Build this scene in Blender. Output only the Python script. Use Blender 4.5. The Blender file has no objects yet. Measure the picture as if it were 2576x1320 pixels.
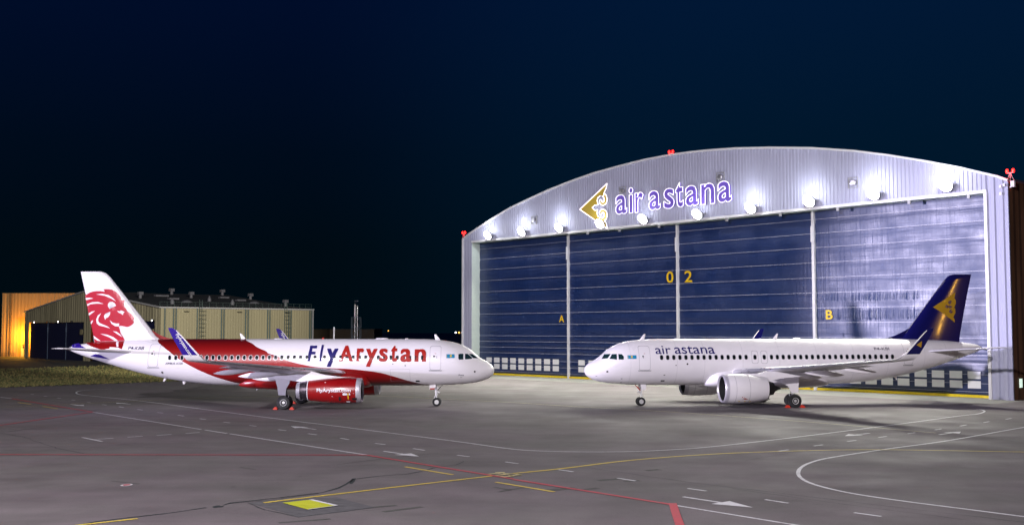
import bpy, bmesh, math, random
from mathutils import Vector, Matrix
from math import sin, cos, pi, radians, sqrt, tan
random.seed(7)
S = bpy.context.scene
COL = S.collection
# ------------------------------------------------------------------ camera
PHI, FPX, CH = .062, 2760., 6.65
PW, PH = 2576., 1320.
cd = bpy.data.cameras.new('camera'); cam = bpy.data.objects.new('camera', cd); COL.objects.link(cam)
cam.location = (0, 0, CH); cam.rotation_euler = (pi/2 + PHI, 0, 0)
cd.sensor_width = 36; cd.lens = 36*FPX/PW; cd.clip_end = 5000; cd.clip_start = .1
S.camera = cam
# ------------------------------------------------------------------ night sky
W = bpy.data.worlds.new('World'); S.world = W; W.use_nodes = True
nt = W.node_tree; N = nt.nodes; L = nt.links
bg = N['Background']; bg.inputs[1].default_value = 1
tc = N.new('ShaderNodeTexCoord'); sp = N.new('ShaderNodeSeparateXYZ'); L.new(tc.outputs['Generated'], sp.inputs[0])
cr = N.new('ShaderNodeValToRGB'); L.new(sp.outputs[2], cr.inputs[0])
e = cr.color_ramp; e.elements[0].position = 0; e.elements[0].color = (.0002, .0032, .0056, 1)
e.elements[1].position = .32; e.elements[1].color = (.0004, .0042, .0250, 1)
for p_, c_ in ((.07, (.0002, .0032, .0062, 1)), (.16, (.0002, .0034, .0110, 1)), (1., (.0008, .003, .022, 1))):
    q = e.elements.new(p_); q.color = c_
# town glow behind the hangar: the night sky is a little lighter towards the right
dt = N.new('ShaderNodeVectorMath'); dt.operation = 'DOT_PRODUCT'; dt.inputs[1].default_value = Vector((.36, .91, .18)).normalized(); L.new(tc.outputs['Generated'], dt.inputs[0])
g_ = N.new('ShaderNodeMapRange'); g_.interpolation_type = 'SMOOTHSTEP'; g_.inputs[1].default_value = .84; g_.inputs[2].default_value = 1.; L.new(dt.outputs['Value'], g_.inputs[0])
sc_ = N.new('ShaderNodeVectorMath'); sc_.operation = 'SCALE'; sc_.inputs[0].default_value = (.0002, .0052, .0135); L.new(g_.outputs[0], sc_.inputs['Scale'])
ad_ = N.new('ShaderNodeVectorMath'); ad_.operation = 'ADD'; L.new(cr.outputs[0], ad_.inputs[0]); L.new(sc_.outputs[0], ad_.inputs[1]); L.new(ad_.outputs[0], bg.inputs[0])
# ------------------------------------------------------------------ unseen apron lights: masts behind and beside the camera, plus an added fill
S.view_settings.view_transform = 'Standard'; S.view_settings.look = 'None'
S.view_settings.exposure = 0; S.view_settings.gamma = 1
def spot(name, loc, tgt, power, col, size, blend=.6, r=.5, parent=None):
    l = bpy.data.lights.new(name, 'SPOT'); l.energy = power; l.color = col; l.spot_size = radians(size); l.spot_blend = blend
    l.shadow_soft_size = r
    o = bpy.data.objects.new(name, l); COL.objects.link(o); o.location = loc
    d = Vector(tgt) - Vector(loc); o.rotation_euler = d.to_track_quat('-Z', 'Y').to_euler()
    if parent: o.parent = parent
    return o
MASTP = 590000
spot('unseen_apron_light', (-38, -22, 37), (-6, 90, 4), MASTP, (1, .93, 1.0), 84, .6, 1.2)
spot('unseen_apron_light', (-250, 33, 17.5), (45, 109, 8.5), 3900000, (.78, .72, 1.0), 8., .8, 2.0)
spot('unseen_apron_light', (0, 60, 32), (-78, 240, 9), 900000, (1, .95, .80), 24, .6, 1.2)  # fill spot added high over the apron to brighten the old beige hangar
def streak_strip(loc, tgt, power, col, sx, sy):
    l = bpy.data.lights.new('fin_streak_light', 'AREA'); l.shape = 'RECTANGLE'; l.size = sx; l.size_y = sy; l.energy = power; l.color = col
    o = bpy.data.objects.new('fin_streak_light', l); COL.objects.link(o); o.location = loc
    o.rotation_euler = (Vector(tgt) - Vector(loc)).to_track_quat('-Z', 'Y').to_euler()
# unseen area lights added either side, stacked in height to streak the glossy fins
for k_ in range(5):
    streak_strip((113 + k_*.6, 29 - k_*1., 5.5 + 3.1*k_), (41, 102, 8), 420, (1, .50, .06), 1.3, 2.0)
    if k_ > 0: streak_strip((-85 - k_*.4, 8, 5.5 + 3.1*k_), (-37, 97, 8), 380, (1, .92, 1), 1.1, 2.4)
# ------------------------------------------------------------------ helpers
def ray(px, py):
    u = px - PW/2; w = PH/2 - py; c, s = cos(PHI), sin(PHI)
    return Vector((u, FPX*c - w*s, FPX*s + w*c))
def G(px, py, z=0.):
    d = ray(px, py); t = (z - CH)/d.z
    return Vector((d.x*t, d.y*t, z))
def tag(o, label=None, cat=None, group=None, kind=None):
    if label: o['label'] = label
    if cat: o['category'] = cat
    if group: o['group'] = group
    if kind: o['kind'] = kind
    return o
def empty(name, loc, rz=0, parent=None):
    o = bpy.data.objects.new(name, None); COL.objects.link(o); o.location = loc; o.rotation_euler = (0, 0, rz)
    o.empty_display_size = .3
    if parent: o.parent = parent
    return o
def copy_tree(o, parent=None):
    c = o.copy(); COL.objects.link(c)
    if parent: c.parent = parent
    for ch in list(o.children): copy_tree(ch, c)
    return c
class M:
    def __init__(s): s.v = []; s.f = []; s.m = []
    def add(s, vs, fs, mi=0):
        b = len(s.v); s.v += [tuple(v) for v in vs]; s.f += [tuple(i+b for i in f) for f in fs]; s.m += [mi]*len(fs)
    def box(s, c, d, mi=0, R=None):
        vs = [Vector((x*d[0]/2, y*d[1]/2, z*d[2]/2)) for x in (-1, 1) for y in (-1, 1) for z in (-1, 1)]
        if R is not None: vs = [R @ v for v in vs]
        vs = [v + Vector(c) for v in vs]
        s.add(vs, [(0, 1, 3, 2), (4, 6, 7, 5), (0, 4, 5, 1), (2, 3, 7, 6), (0, 2, 6, 4), (1, 5, 7, 3)], mi)
    def bar(s, a, b, w, h=None, mi=0):
        a, b = Vector(a), Vector(b); d = b - a; h = h or w
        R = d.to_track_quat('Z', 'Y').to_matrix(); s.box((a+b)/2, (w, h, d.length), mi, R)
    def tube(s, a, b, r0, r1=None, n=12, mi=0, cap=True):
        r1 = r0 if r1 is None else r1
        a, b = Vector(a), Vector(b); R = (b-a).to_track_quat('Z', 'Y').to_matrix()
        vs = []
        for p, r in ((a, r0), (b, r1)):
            for k in range(n):
                t = 2*pi*k/n; vs.append(p + R @ Vector((r*cos(t), r*sin(t), 0)))
        fs = [(k, (k+1) % n, n+(k+1) % n, n+k) for k in range(n)]
        if cap: fs += [tuple(range(n-1, -1, -1)), tuple(range(n, 2*n))]
        s.add(vs, fs, mi)
    def loft(s, rings, mi=0, caps=True, closed=True, mf=None):
        n = len(rings[0]); b = len(s.v)
        for r in rings: s.v += [tuple(p) for p in r]
        for i in range(len(rings)-1):
            for k in range(n if closed else n-1):
                k2 = (k+1) % n
                s.f.append((b+i*n+k, b+i*n+k2, b+(i+1)*n+k2, b+(i+1)*n+k)); s.m.append(mf(i, k) if mf else mi)
        if caps:
            s.f.append(tuple(b+k for k in range(n-1, -1, -1))); s.m.append(mi)
            s.f.append(tuple(b+(len(rings)-1)*n+k for k in range(n))); s.m.append(mi)
    def lathe(s, prof, org, ax=Vector((-1, 0, 0)), n=40, mi=0, mf=None, squash=None):
        # prof: (distance along ax, radius)
        org = Vector(org); R = Vector(ax).to_track_quat('Z', 'Y').to_matrix(); rings = []
        for d, r in prof:
            rings.append([org + R @ Vector((r*cos(2*pi*k/n), r*sin(2*pi*k/n), d)) for k in range(n)])
        s.loft(rings, mi, caps=False, mf=mf)
    def poly(s, pts, mi=0): s.add(pts, [tuple(range(len(pts)))], mi)
    def prism(s, pts, d, mi=0):
        n = len(pts); a = [Vector(p) for p in pts]; b = [p + Vector(d) for p in a]
        s.add(a + b, [tuple(range(n-1, -1, -1)), tuple(range(n, 2*n))] + [(k, (k+1) % n, n+(k+1) % n, n+k) for k in range(n)], mi)
    def build(s, name, mats, parent=None, smooth=None, loc=None):
        me = bpy.data.meshes.new(name); me.from_pydata(s.v, [], s.f)
        for m in (mats if isinstance(mats, (list, tuple)) else [mats]): me.materials.append(m)
        me.polygons.foreach_set('material_index', s.m)
        bm = bmesh.new(); bm.from_mesh(me); bmesh.ops.recalc_face_normals(bm, faces=bm.faces) if smooth != 'keep' else None
        bm.to_mesh(me); bm.free()
        if smooth:
            me.polygons.foreach_set('use_smooth', [True]*len(me.polygons))
            me.set_sharp_from_angle(angle=radians(35 if smooth in (True, 'keep') else smooth))
        o = bpy.data.objects.new(name, me); COL.objects.link(o)
        if parent: o.parent = parent
        if loc: o.location = loc
        return o
def mat(name, col, rough=.5, metal=0., var=0., vs=3., emis=None, es=0., coat=0., bump=0., bs=20., spec=.5, stretch=None):
    m = bpy.data.materials.new(name); m.use_nodes = True; nt = m.node_tree; P = nt.nodes['Principled BSDF']
    P.inputs['Base Color'].default_value = (*col, 1); P.inputs['Roughness'].default_value = rough; P.inputs['Metallic'].default_value = metal
    P.inputs['Coat Weight'].default_value = coat; P.inputs['Coat Roughness'].default_value = .06; P.inputs['Specular IOR Level'].default_value = spec
    if emis: P.inputs['Emission Color'].default_value = (*emis, 1); P.inputs['Emission Strength'].default_value = es
    tcn = nt.nodes.new('ShaderNodeTexCoord'); mp = nt.nodes.new('ShaderNodeMapping'); nt.links.new(tcn.outputs['Object'], mp.inputs[0])
    if stretch: mp.inputs['Scale'].default_value = stretch
    if var:
        n = nt.nodes.new('ShaderNodeTexNoise'); n.inputs['Scale'].default_value = vs; n.inputs['Detail'].default_value = 6; nt.links.new(mp.outputs[0], n.inputs['Vector'])
        mr = nt.nodes.new('ShaderNodeMapRange'); mr.inputs[1].default_value = .3; mr.inputs[2].default_value = .7
        mr.inputs[3].default_value = 1-var; mr.inputs[4].default_value = 1+var; nt.links.new(n.outputs[0], mr.inputs[0])
        vm = nt.nodes.new('ShaderNodeVectorMath'); vm.operation = 'SCALE'; vm.inputs[0].default_value = col
        nt.links.new(mr.outputs[0], vm.inputs['Scale']); nt.links.new(vm.outputs[0], P.inputs['Base Color'])
        m2 = nt.nodes.new('ShaderNodeMapRange'); m2.inputs[1].default_value = .3; m2.inputs[2].default_value = .7
        m2.inputs[3].default_value = rough*.8; m2.inputs[4].default_value = min(1, rough*1.25); nt.links.new(n.outputs[0], m2.inputs[0]); nt.links.new(m2.outputs[0], P.inputs['Roughness'])
    if bump:
        n = nt.nodes.new('ShaderNodeTexNoise'); n.inputs['Scale'].default_value = bs; n.inputs['Detail'].default_value = 5; nt.links.new(mp.outputs[0], n.inputs['Vector'])
        b = nt.nodes.new('ShaderNodeBump'); b.inputs['Strength'].default_value = bump; b.inputs['Distance'].default_value = .05
        nt.links.new(n.outputs[0], b.inputs['Height']); nt.links.new(b.outputs[0], P.inputs['Normal'])
    return m
def node(nt, t, **kw):
    n = nt.nodes.new(t)
    for k, v in kw.items(): setattr(n, k, v)
    return n
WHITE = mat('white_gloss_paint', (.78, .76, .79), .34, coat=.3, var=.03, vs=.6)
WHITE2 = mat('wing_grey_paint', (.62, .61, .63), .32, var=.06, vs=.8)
RED = mat('red_gloss_paint', (.25, .004, .005), .3, coat=.25, var=.05, vs=.7)
CRIM = mat('crimson_paint', (.42, .004, .025), .35, coat=.2)
PURP = mat('purple_paint', (.03, .012, .24), .25, coat=.4)
NAVY = mat('navy_paint', (.006, .006, .075), .12, coat=.6)
GOLD = mat('gold_paint', (.38, .22, .015), .3, coat=.3)
LETR = mat('letter_red', (.36, .014, .009), .5, spec=.2)
LETB = mat('letter_navy', (.012, .008, .12), .5, spec=.2)
LETD = mat('letter_dark', (.012, .01, .05), .35)
LINE = mat('panel_line', (.30, .29, .33), .5)
GLASS = mat('dark_window_glass', (.006, .009, .011), .14, spec=.25)
CGLASS = mat('cockpit_glass', (.01, .03, .035), .04, coat=1.)
RIMW = mat('window_surround', (.7, .7, .73), .3)
METAL = mat('polished_metal', (.62, .61, .66), .32, .75, var=.05)
LIP = mat('intake_metal', (.60, .58, .64), .38, .45, var=.05)
TITAN = mat('titanium', (.20, .17, .20), .3, 1., var=.12, vs=4)
DARKM = mat('dark_metal', (.03, .03, .032), .45, .6, var=.2)
TYRE = mat('tyre_rubber', (.012, .013, .014), .75, var=.2, bump=.15, bs=30)
HUB = mat('wheel_hub', (.62, .62, .62), .35, .4)
CHOCK = mat('chock_red', (.50, .03, .01), .55, var=.15, vs=8)
YEL = mat('tag_yellow', (.75, .50, .01), .5)
BLACK = mat('matt_black', (.006, .006, .007), .7)
GREY = mat('fitting_grey', (.35, .35, .36), .5, var=.1)
FLAGB = mat('flag_blue', (.0, .22, .42), .4)
# ------------------------------------------------------------------ glyphs
_gc = {}
def glyph(ch, off=0.):
    k = (ch, off)
    if k not in _gc:
        c = bpy.data.curves.new('text', 'FONT'); c.body = ch; c.offset = off; c.resolution_u = 5
        o = bpy.data.objects.new('text', c); COL.objects.link(o)
        bpy.context.view_layer.update()
        me = bpy.data.meshes.new_from_object(o.evaluated_get(bpy.context.evaluated_depsgraph_get()))
        _gc[k] = ([(v.co.x, v.co.y) for v in me.vertices], [tuple(p.vertices) for p in me.polygons])
        bpy.data.objects.remove(o); bpy.data.curves.remove(c); bpy.data.meshes.remove(me)
    return _gc[k]
def text2d(txt, box, off=0., shear=0.):
    """vertices/faces of txt scaled into box (x0,y_base_side,x1,y_top_side) given as corner coords (left,bottom,right,top)."""
    vs, fs = glyph(txt, off)
    vs = [(x + shear*y, y) for x, y in vs]
    x0 = min(v[0] for v in vs); x1 = max(v[0] for v in vs); y0 = min(v[1] for v in vs); y1 = max(v[1] for v in vs)
    l, b, r, t = box
    return [(l + (x-x0)/(x1-x0)*(r-l), b + (y-y0)/(y1-y0)*(t-b)) for x, y in vs], fs
def bold2d(txt, box, off, shear, d, n=4):
    """heavier face: the same glyph laid several times with a small sideways shift"""
    l, b, r, t = box; sg = 1 if r > l else -1; out = []
    for k in range(n):
        q = (k/(n-1)-.5)*2
        for w in ((-1, 1) if k in (0, n-1) else (0,)):
            out.append(text2d(txt, (l+sg*d+sg*d*q, b+.25*d+.25*d*w, r-sg*d+sg*d*q, t-.25*d+.25*d*w), off, shear))
    return out
def refine(vs, fs, dx, dy):
    """cut flat 2-D faces on a grid so they can follow a curved skin"""
    bm = bmesh.new(); bv = [bm.verts.new((x, y, 0)) for x, y in vs]
    for f in fs:
        try: bm.faces.new([bv[i] for i in f])
        except ValueError: pass
    xs = [v[0] for v in vs]; ys = [v[1] for v in vs]
    x = math.floor(min(xs)/dx)*dx + dx
    while x < max(xs):
        bmesh.ops.bisect_plane(bm, geom=bm.verts[:]+bm.edges[:]+bm.faces[:], plane_co=(x, 0, 0), plane_no=(1, 0, 0)); x += dx
    y = math.floor(min(ys)/dy)*dy + dy
    while y < max(ys):
        bmesh.ops.bisect_plane(bm, geom=bm.verts[:]+bm.edges[:]+bm.faces[:], plane_co=(0, y, 0), plane_no=(0, 1, 0)); y += dy
    bmesh.ops.triangulate(bm, faces=[f for f in bm.faces if len(f.verts) > 4])
    bm.verts.index_update()
    out = [tuple(v.co[:2]) for v in bm.verts], [tuple(v.index for v in f.verts) for f in bm.faces]
    bm.free(); return out
def fill2d(pts):
    bm = bmesh.new(); bv = [bm.verts.new((x, y, 0)) for x, y in pts]
    f = bm.faces.new(bv); bmesh.ops.triangulate(bm, faces=[f]); bm.verts.index_update()
    out = [tuple(v.co[:2]) for v in bm.verts], [tuple(v.index for v in f.verts) for f in bm.faces]
    bm.free(); return out
def smooth_poly(pts, k=4, closed=True):
    out = []; n = len(pts)
    for i in range(n if closed else n-1):
        g = lambda j: pts[j % n] if closed else pts[max(0, min(n-1, j))]
        p0, p1, p2, p3 = g(i-1), g(i), g(i+1), g(i+2)
        for a in range(k):
            t = a/k
            out.append(tuple(.5*(2*p1[d] + (p2[d]-p0[d])*t + (2*p0[d]-5*p1[d]+4*p2[d]-p3[d])*t*t + (3*p1[d]-p0[d]-3*p2[d]+p3[d])*t**3) for d in range(len(p1))))
    if not closed: out.append(tuple(pts[-1]))
    return out
# ------------------------------------------------------------------ fuselage shape (s aft of nose; z above ground)
SEC = [(0, 3.14, 3.14, .01), (.03, 3.36, 2.94, .22), (.12, 3.52, 2.76, .42), (.3, 3.70, 2.58, .64), (.65, 3.93, 2.38, .95), (1.05, 4.15, 2.24, 1.2),
       (1.4, 4.40, 2.15, 1.36), (1.75, 4.70, 2.08, 1.49), (2.1, 4.99, 2.02, 1.6), (2.6, 5.29, 1.97, 1.72), (3.3, 5.56, 1.91, 1.84), (4.3, 5.77, 1.86, 1.93),
       (5.4, 5.88, 1.83, 1.965), (7, 5.92, 1.82, 1.975), (12, 5.92, 1.82, 1.975), (18, 5.92, 1.82, 1.975), (22.5, 5.92, 1.82, 1.975), (24.8, 5.92, 1.90, 1.96),
       (27.9, 5.92, 2.24, 1.86), (30, 5.91, 2.62, 1.68), (32.1, 5.85, 3.11, 1.40), (34.3, 5.73, 3.74, 1.03), (36.3, 5.52, 4.36, .64), (37.3, 5.36, 4.72, .40), (37.57, 5.24, 4.86, .2)]
def sec(s):
    s = max(0, min(37.57, s))
    for i in range(len(SEC)-1):
        if s <= SEC[i+1][0] + 1e-9: break
    a, b = SEC[i], SEC[i+1]; t = (s-a[0])/(b[0]-a[0])
    if i == 0: t = sqrt(max(t, 0))
    else:
        def tg(j, d):
            j0, j1 = max(0, j-1), min(len(SEC)-1, j+1)
            return (SEC[j1][d]-SEC[j0][d])/(SEC[j1][0]-SEC[j0][0])
        h = b[0]-a[0]
        if i > 1:
            return tuple((2*t**3-3*t*t+1)*a[d] + (t**3-2*t*t+t)*h*tg(i, d) + (-2*t**3+3*t*t)*b[d] + (t**3-t*t)*h*tg(i+1, d) for d in (1, 2, 3))
    return tuple(a[d]+(b[d]-a[d])*t for d in (1, 2, 3))
def skin(s, z, off=.008):
    zt, zb, hw = sec(s); zc = (zt+zb)/2; rz = (zt-zb)/2
    k = max(-.999, min(.999, (z-zc)/rz)); y = hw*sqrt(1-k*k)
    # outward normal offset
    n = Vector((0, y/hw**2, (z-zc)/rz**2)); n = n.normalized() if n.length > 0 else Vector((0, 1, 0))
    return y + off*n.y, z + off*n.z
class Pose:
    def __init__(s, X, Y, rz, sd):
        s.X, s.Y, s.rz, s.sd = X, Y, rz, sd
        s.inv = Matrix.Rotation(-rz, 3, 'Z')
    def sz(s, px, py, l=None):
        o = s.inv @ (Vector((0, 0, CH)) - Vector((s.X, s.Y, 0))); d = s.inv @ ray(px, py)
        yy = 1.8 if l is None else l
        for _ in range(5 if l is None else 1):
            t = (s.sd*yy - o.y)/d.y; p = o + d*t; S_, Z_ = -p.x, p.z
            if l is None: yy = skin(S_, Z_, 0)[0]
        return S_, Z_
def decal(name, pose, pieces, m, parent, off=.010, both=False, l=None, mi_list=None, dx=.5, dy=.12, far=False, lay=0.):
    """pieces: list of (verts2d(s,z), faces); wrapped onto the skin (l None) or laid on plane y=l"""
    mb = M()
    off0 = off
    for j, (vs, fs) in enumerate(pieces):
        vs, fs = refine(vs, fs, dx, dy); off = off0 + j*lay; e = j*lay
        for sd in ((-1, 1) if both else ((-pose.sd,) if far else (pose.sd,))):
            P = []
            for s_, z_ in vs:
                if l is None: y, zz = skin(s_, z_, off)
                elif callable(l): y, zz = l(s_, z_); y += e*(1 if not far else -1)
                else: y, zz = l, z_
                P.append((-s_, sd*y, zz))
            mb.add(P, fs, mi_list[j] if mi_list else 0)
    o = mb.build(name, m, parent)
    if parent.type == 'EMPTY' and parent.parent: o.location = -parent.location
    return o
def rrect(cx, cz, w, h, r, n=4):
    out = []
    for qx, qz, a0 in ((1, 1, 0), (-1, 1, 90), (-1, -1, 180), (1, -1, 270)):
        for k in range(n+1):
            a = radians(a0 + 90*k/n); out.append((cx + qx*(w/2-r) + r*cos(a), cz + qz*(h/2-r) + r*sin(a)))
    return out
def ring2d(outer, inner):
    n = len(outer); return outer + inner, [(k, (k+1) % n, n+(k+1) % n, n+k) for k in range(n)]
# ------------------------------------------------------------------ swoosh fuselage material
def curve_node(nt, pts, xin, smax=40., zmax=8.):
    fc = nt.nodes.new('ShaderNodeFloatCurve'); c = fc.mapping.curves[0]
    pts = sorted(pts)
    c.points[0].location = (0, pts[0][1]/zmax); c.points[1].location = (1, pts[-1][1]/zmax)
    for s_, z_ in pts: c.points.new(s_/smax, z_/zmax)
    for p in c.points: p.handle_type = 'AUTO_CLAMPED'
    fc.mapping.update(); nt.links.new(xin, fc.inputs['Value'])
    m = node(nt, 'ShaderNodeMath', operation='MULTIPLY'); m.inputs[1].default_value = zmax; nt.links.new(fc.outputs[0], m.inputs[0]); return m.outputs[0]
def swoosh_mat(lo, hi):
    m = mat('white_paint_with_red_sweep', (.78, .76, .79), .34, coat=.3); nt = m.node_tree; P = nt.nodes['Principled BSDF']
    t = node(nt, 'ShaderNodeTexCoord'); sp = node(nt, 'ShaderNodeSeparateXYZ'); nt.links.new(t.outputs['Object'], sp.inputs[0])
    sx = node(nt, 'ShaderNodeMath', operation='DIVIDE'); nt.links.new(sp.outputs[0], sx.inputs[0]); sx.inputs[1].default_value = -40
    a = curve_node(nt, lo, sx.outputs[0]); b = curve_node(nt, hi, sx.outputs[0])
    g1 = node(nt, 'ShaderNodeMath', operation='GREATER_THAN'); nt.links.new(sp.outputs[2], g1.inputs[0]); nt.links.new(a, g1.inputs[1])
    g2 = node(nt, 'ShaderNodeMath', operation='LESS_THAN'); nt.links.new(sp.outputs[2], g2.inputs[0]); nt.links.new(b, g2.inputs[1])
    mu = node(nt, 'ShaderNodeMath', operation='MULTIPLY'); nt.links.new(g1.outputs[0], mu.inputs[0]); nt.links.new(g2.outputs[0], mu.inputs[1])
    mx = node(nt, 'ShaderNodeMix', data_type='RGBA'); nt.links.new(mu.outputs[0], mx.inputs[0])
    mx.inputs[6].default_value = (.78, .76, .79, 1); mx.inputs[7].default_value = (.36, .005, .006, 1)
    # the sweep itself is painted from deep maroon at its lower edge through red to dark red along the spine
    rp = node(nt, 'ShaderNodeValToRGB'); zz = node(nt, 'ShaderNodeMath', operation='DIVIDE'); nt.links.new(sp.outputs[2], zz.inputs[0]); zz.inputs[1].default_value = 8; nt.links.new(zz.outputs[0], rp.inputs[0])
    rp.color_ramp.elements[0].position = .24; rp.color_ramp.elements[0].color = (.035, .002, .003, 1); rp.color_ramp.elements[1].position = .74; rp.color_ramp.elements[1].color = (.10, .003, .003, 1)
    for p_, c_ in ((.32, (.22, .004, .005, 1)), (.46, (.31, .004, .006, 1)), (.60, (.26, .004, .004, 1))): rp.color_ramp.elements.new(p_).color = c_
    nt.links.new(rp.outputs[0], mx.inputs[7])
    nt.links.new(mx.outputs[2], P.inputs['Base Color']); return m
def zA(x, y): return (100 + x/2.87)/1.1626, (760 + y/2.87)/1.1626          # photo crop readings -> photo pixels
def zB(x, y): return (750 + x/3.529)/1.1626, (940 + y/3.529)/1.1626
def zC(x, y): return (1680 + x/3.903)/1.1626, (960 + y/3.903)/1.1626
def zD(x, y): return (2280 + x/2.87)/1.1626, (780 + y/2.87)/1.1626
def zE(x, y): return x/5.115, 722.5 + y/5.115
# ------------------------------------------------------------------ airliner builder
AF = [(0, 0), (.012, .022), (.05, .042), (.12, .058), (.25, .07), (.4, .068), (.6, .05), (.8, .026), (1, .003), (1, -.003), (.8, -.012), (.6, -.024), (.4, -.036), (.25, -.042), (.12, -.04), (.05, -.03), (.012, -.016)]
def foil(s0, y, z, c, tk=1., cant=0., sd=1, inc=0.):
    out = []
    for x, t in AF:
        t2 = t*c*tk; out.append((-(s0 + c*x), sd*(y - t2*sin(cant)), z + t2*cos(cant) - c*x*inc))
    return out
def wing_z(y): return 2.85 + .097*(y-2)
def wing_le(y): return 11.9 + .515*y
def wing_te(y): return 18.95 + .02*y if y < 6.4 else 19.08 + (y-6.4)*.285
def build_airliner(name, label, pose, kind, font_side=None):
    root = empty(name, (pose.X, pose.Y, 0), pose.rz)
    tag(root, label, 'airliner', 'airliners parked nose to nose')
    fa = kind == 'red'
    # fuselage
    st = [0, .01, .03, .06, .1, .15, .22, .3, .4, .5] + [.5+.15*k for k in range(1, 34)] + [6+1.*k for k in range(18)] + [24+.4*k for k in range(33)] + [37.3, 37.45, 37.57]
    st = sorted(set(round(a, 3) for a in st if a <= 37.57)); rings = []
    n = 80
    for s_ in st:
        zt, zb, hw = sec(s_); zc = (zt+zb)/2; rz = (zt-zb)/2
        rings.append([(-s_, hw*cos(2*pi*k/n), zc + rz*sin(2*pi*k/n)) for k in range(n)])
    mb = M(); mb.loft(rings)
    if fa:
        hi = [(0, -.5), (4.9, 1.3), (5.4, 1.86)] ; lo = []
        for q in [(1700, 640), (1500, 590), (1400, 560), (1250, 522), (1100, 502), (980, 490), (850, 483), (700, 476), (600, 466), (500, 448), (400, 425), (300, 395), (200, 352), (100, 305), (0, 258)]:
            hi.append(pose.sz(*zB(*q)))
        for q in [(1960, 780), (1900, 745), (1830, 700), (1780, 672)]: hi.append(pose.sz(*zA(*q)))
        mx = max(h[0] for h in hi); hi += [(mx+.5, 6.4), (mx+1.2, 7.5), (40, 7.9)]
        hi = sorted(hi); lo = [(0, -.5)]
        for q in [(1035, 675), (1080, 725), (1130, 765), (1200, 820), (1280, 870), (1350, 908), (1430, 945), (1500, 973), (1600, 1005), (1680, 1027), (1760, 1043)]:
            lo.append(pose.sz(*zA(*q)))
        lo.sort(); lo = [(0, -.5), (lo[1][0]-2, 1.0)] + lo[1:] + [(lo[-1][0]+.8, 7.2), (40, 7.9)]
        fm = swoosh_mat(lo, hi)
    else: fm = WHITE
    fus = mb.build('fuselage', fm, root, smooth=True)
    # belly fairing
    rings = []
    for s_, hw, zt, zb in [(10.75, .5, 2.35, 2.0), (10.85, 1.3, 2.8, 1.78), (11.1, 1.75, 3.02, 1.68), (11.6, 2.02, 3.22, 1.6), (12.4, 2.14, 3.34, 1.54), (14, 2.2, 3.36, 1.48), (17, 2.2, 3.3, 1.46), (19, 2.15, 3.1, 1.47), (20.5, 1.9, 2.8, 1.52), (21.6, 1.45, 2.5, 1.6), (22.3, .9, 2.25, 1.72), (22.7, .2, 2.0, 1.85)]:
        zc, rz = (zt+zb)/2, (zt-zb)/2
        rings.append([(-s_, hw*math.copysign(abs(cos(2*pi*k/40))**.75, cos(2*pi*k/40)), zc + rz*math.copysign(abs(sin(2*pi*k/40))**.75, sin(2*pi*k/40))) for k in range(40)])
    mb = M(); mb.loft(rings)
    mb.build('belly_fairing', RED if fa else WHITE, root, smooth=60)
    # fin
    mb = M(); rings = []
    FINM = WHITE if fa else NAVY
    zt_ = 11.9
    for z, le, te, th in [(5.55, 29.2, 35.55, .36), (6.2, 30.05, 35.62, .34), (8, 31.5, 36.0, .27), (10, 33.1, 36.45, .20), (11.35, 34.2, 36.78, .15), (11.75, 34.62, 36.88, .13), (zt_, 35.05, 36.92, .08)]:
        c = te-le
        prof = [(0, 0), (.02, .45), (.08, .8), (.2, 1), (.4, .95), (.7, .55), (1, .06)]
        ring = [(-(le + c*x), th*t, z) for x, t in prof] + [(-(le + c*x), -th*t, z) for x, t in prof[:0:-1]]
        rings.append(ring)
    mb.loft(rings); fin = mb.build('tail_fin', FINM, root, smooth=50)
    mb = M(); pts = [(27.6, 5.86), (28.6, 6.0), (29.4, 6.28), (30.3, 6.7), (31.2, 7.25), (31.6, 7.7), (31.9, 6.5), (31.9, 5.7), (27.6, 5.7)] if not fa else [(28.3, 5.86), (29.1, 6.02), (29.8, 6.3), (30.4, 6.66), (31, 6.3), (31.3, 5.7), (28.3, 5.7)]
    mb.prism([(-a, -.05, b) for a, b in pts], (0, .10, 0)); mb.build('dorsal_fin', RED if fa else NAVY, root)
    mb = M()
    for sd in (-1, 1):
        mb.add([(-34.3, sd*.243, 6.1), (-34.33, sd*.243, 6.1), (-36.03, sd*.083, 11.4), (-36.0, sd*.083, 11.4)], [(0, 1, 2, 3)])
    # dorsal leading edge metal
    mb = M()
    for sd in (-1, 1): pass
    lea = [(z, le) for z, le in [(6.4, 30.2), (8, 31.5), (10, 33.1), (11.35, 34.2)]]
    mb.loft([[(-(le-.015), 0, z), (-(le+.10), .10, z), (-(le+.10), -.10, z)] for z, le in lea]); mb.build('fin_leading_edge', METAL, fin, smooth=60)
    # tailplanes
    for sd in (-1, 1):
        rings = []
        for y, le, te, z in [(.5, 31.0, 34.6, 4.72), (1.3, 31.7, 34.75, 4.78), (3.5, 33.2, 35.55, 4.95), (5.9, 35.15, 36.6, 5.14), (6.2, 35.7, 36.75, 5.17)]:
            rings.append(foil(le, y, z, te-le, .75, 0, sd))
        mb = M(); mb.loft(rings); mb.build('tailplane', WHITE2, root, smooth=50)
    # tail cone exhaust
    mb = M(); mb.tube((-37.3, 0, 5.04), (-37.72, 0, 5.06), .26, .17, 20); mb.build('tail_exhaust', METAL, root, smooth=True)
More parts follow.
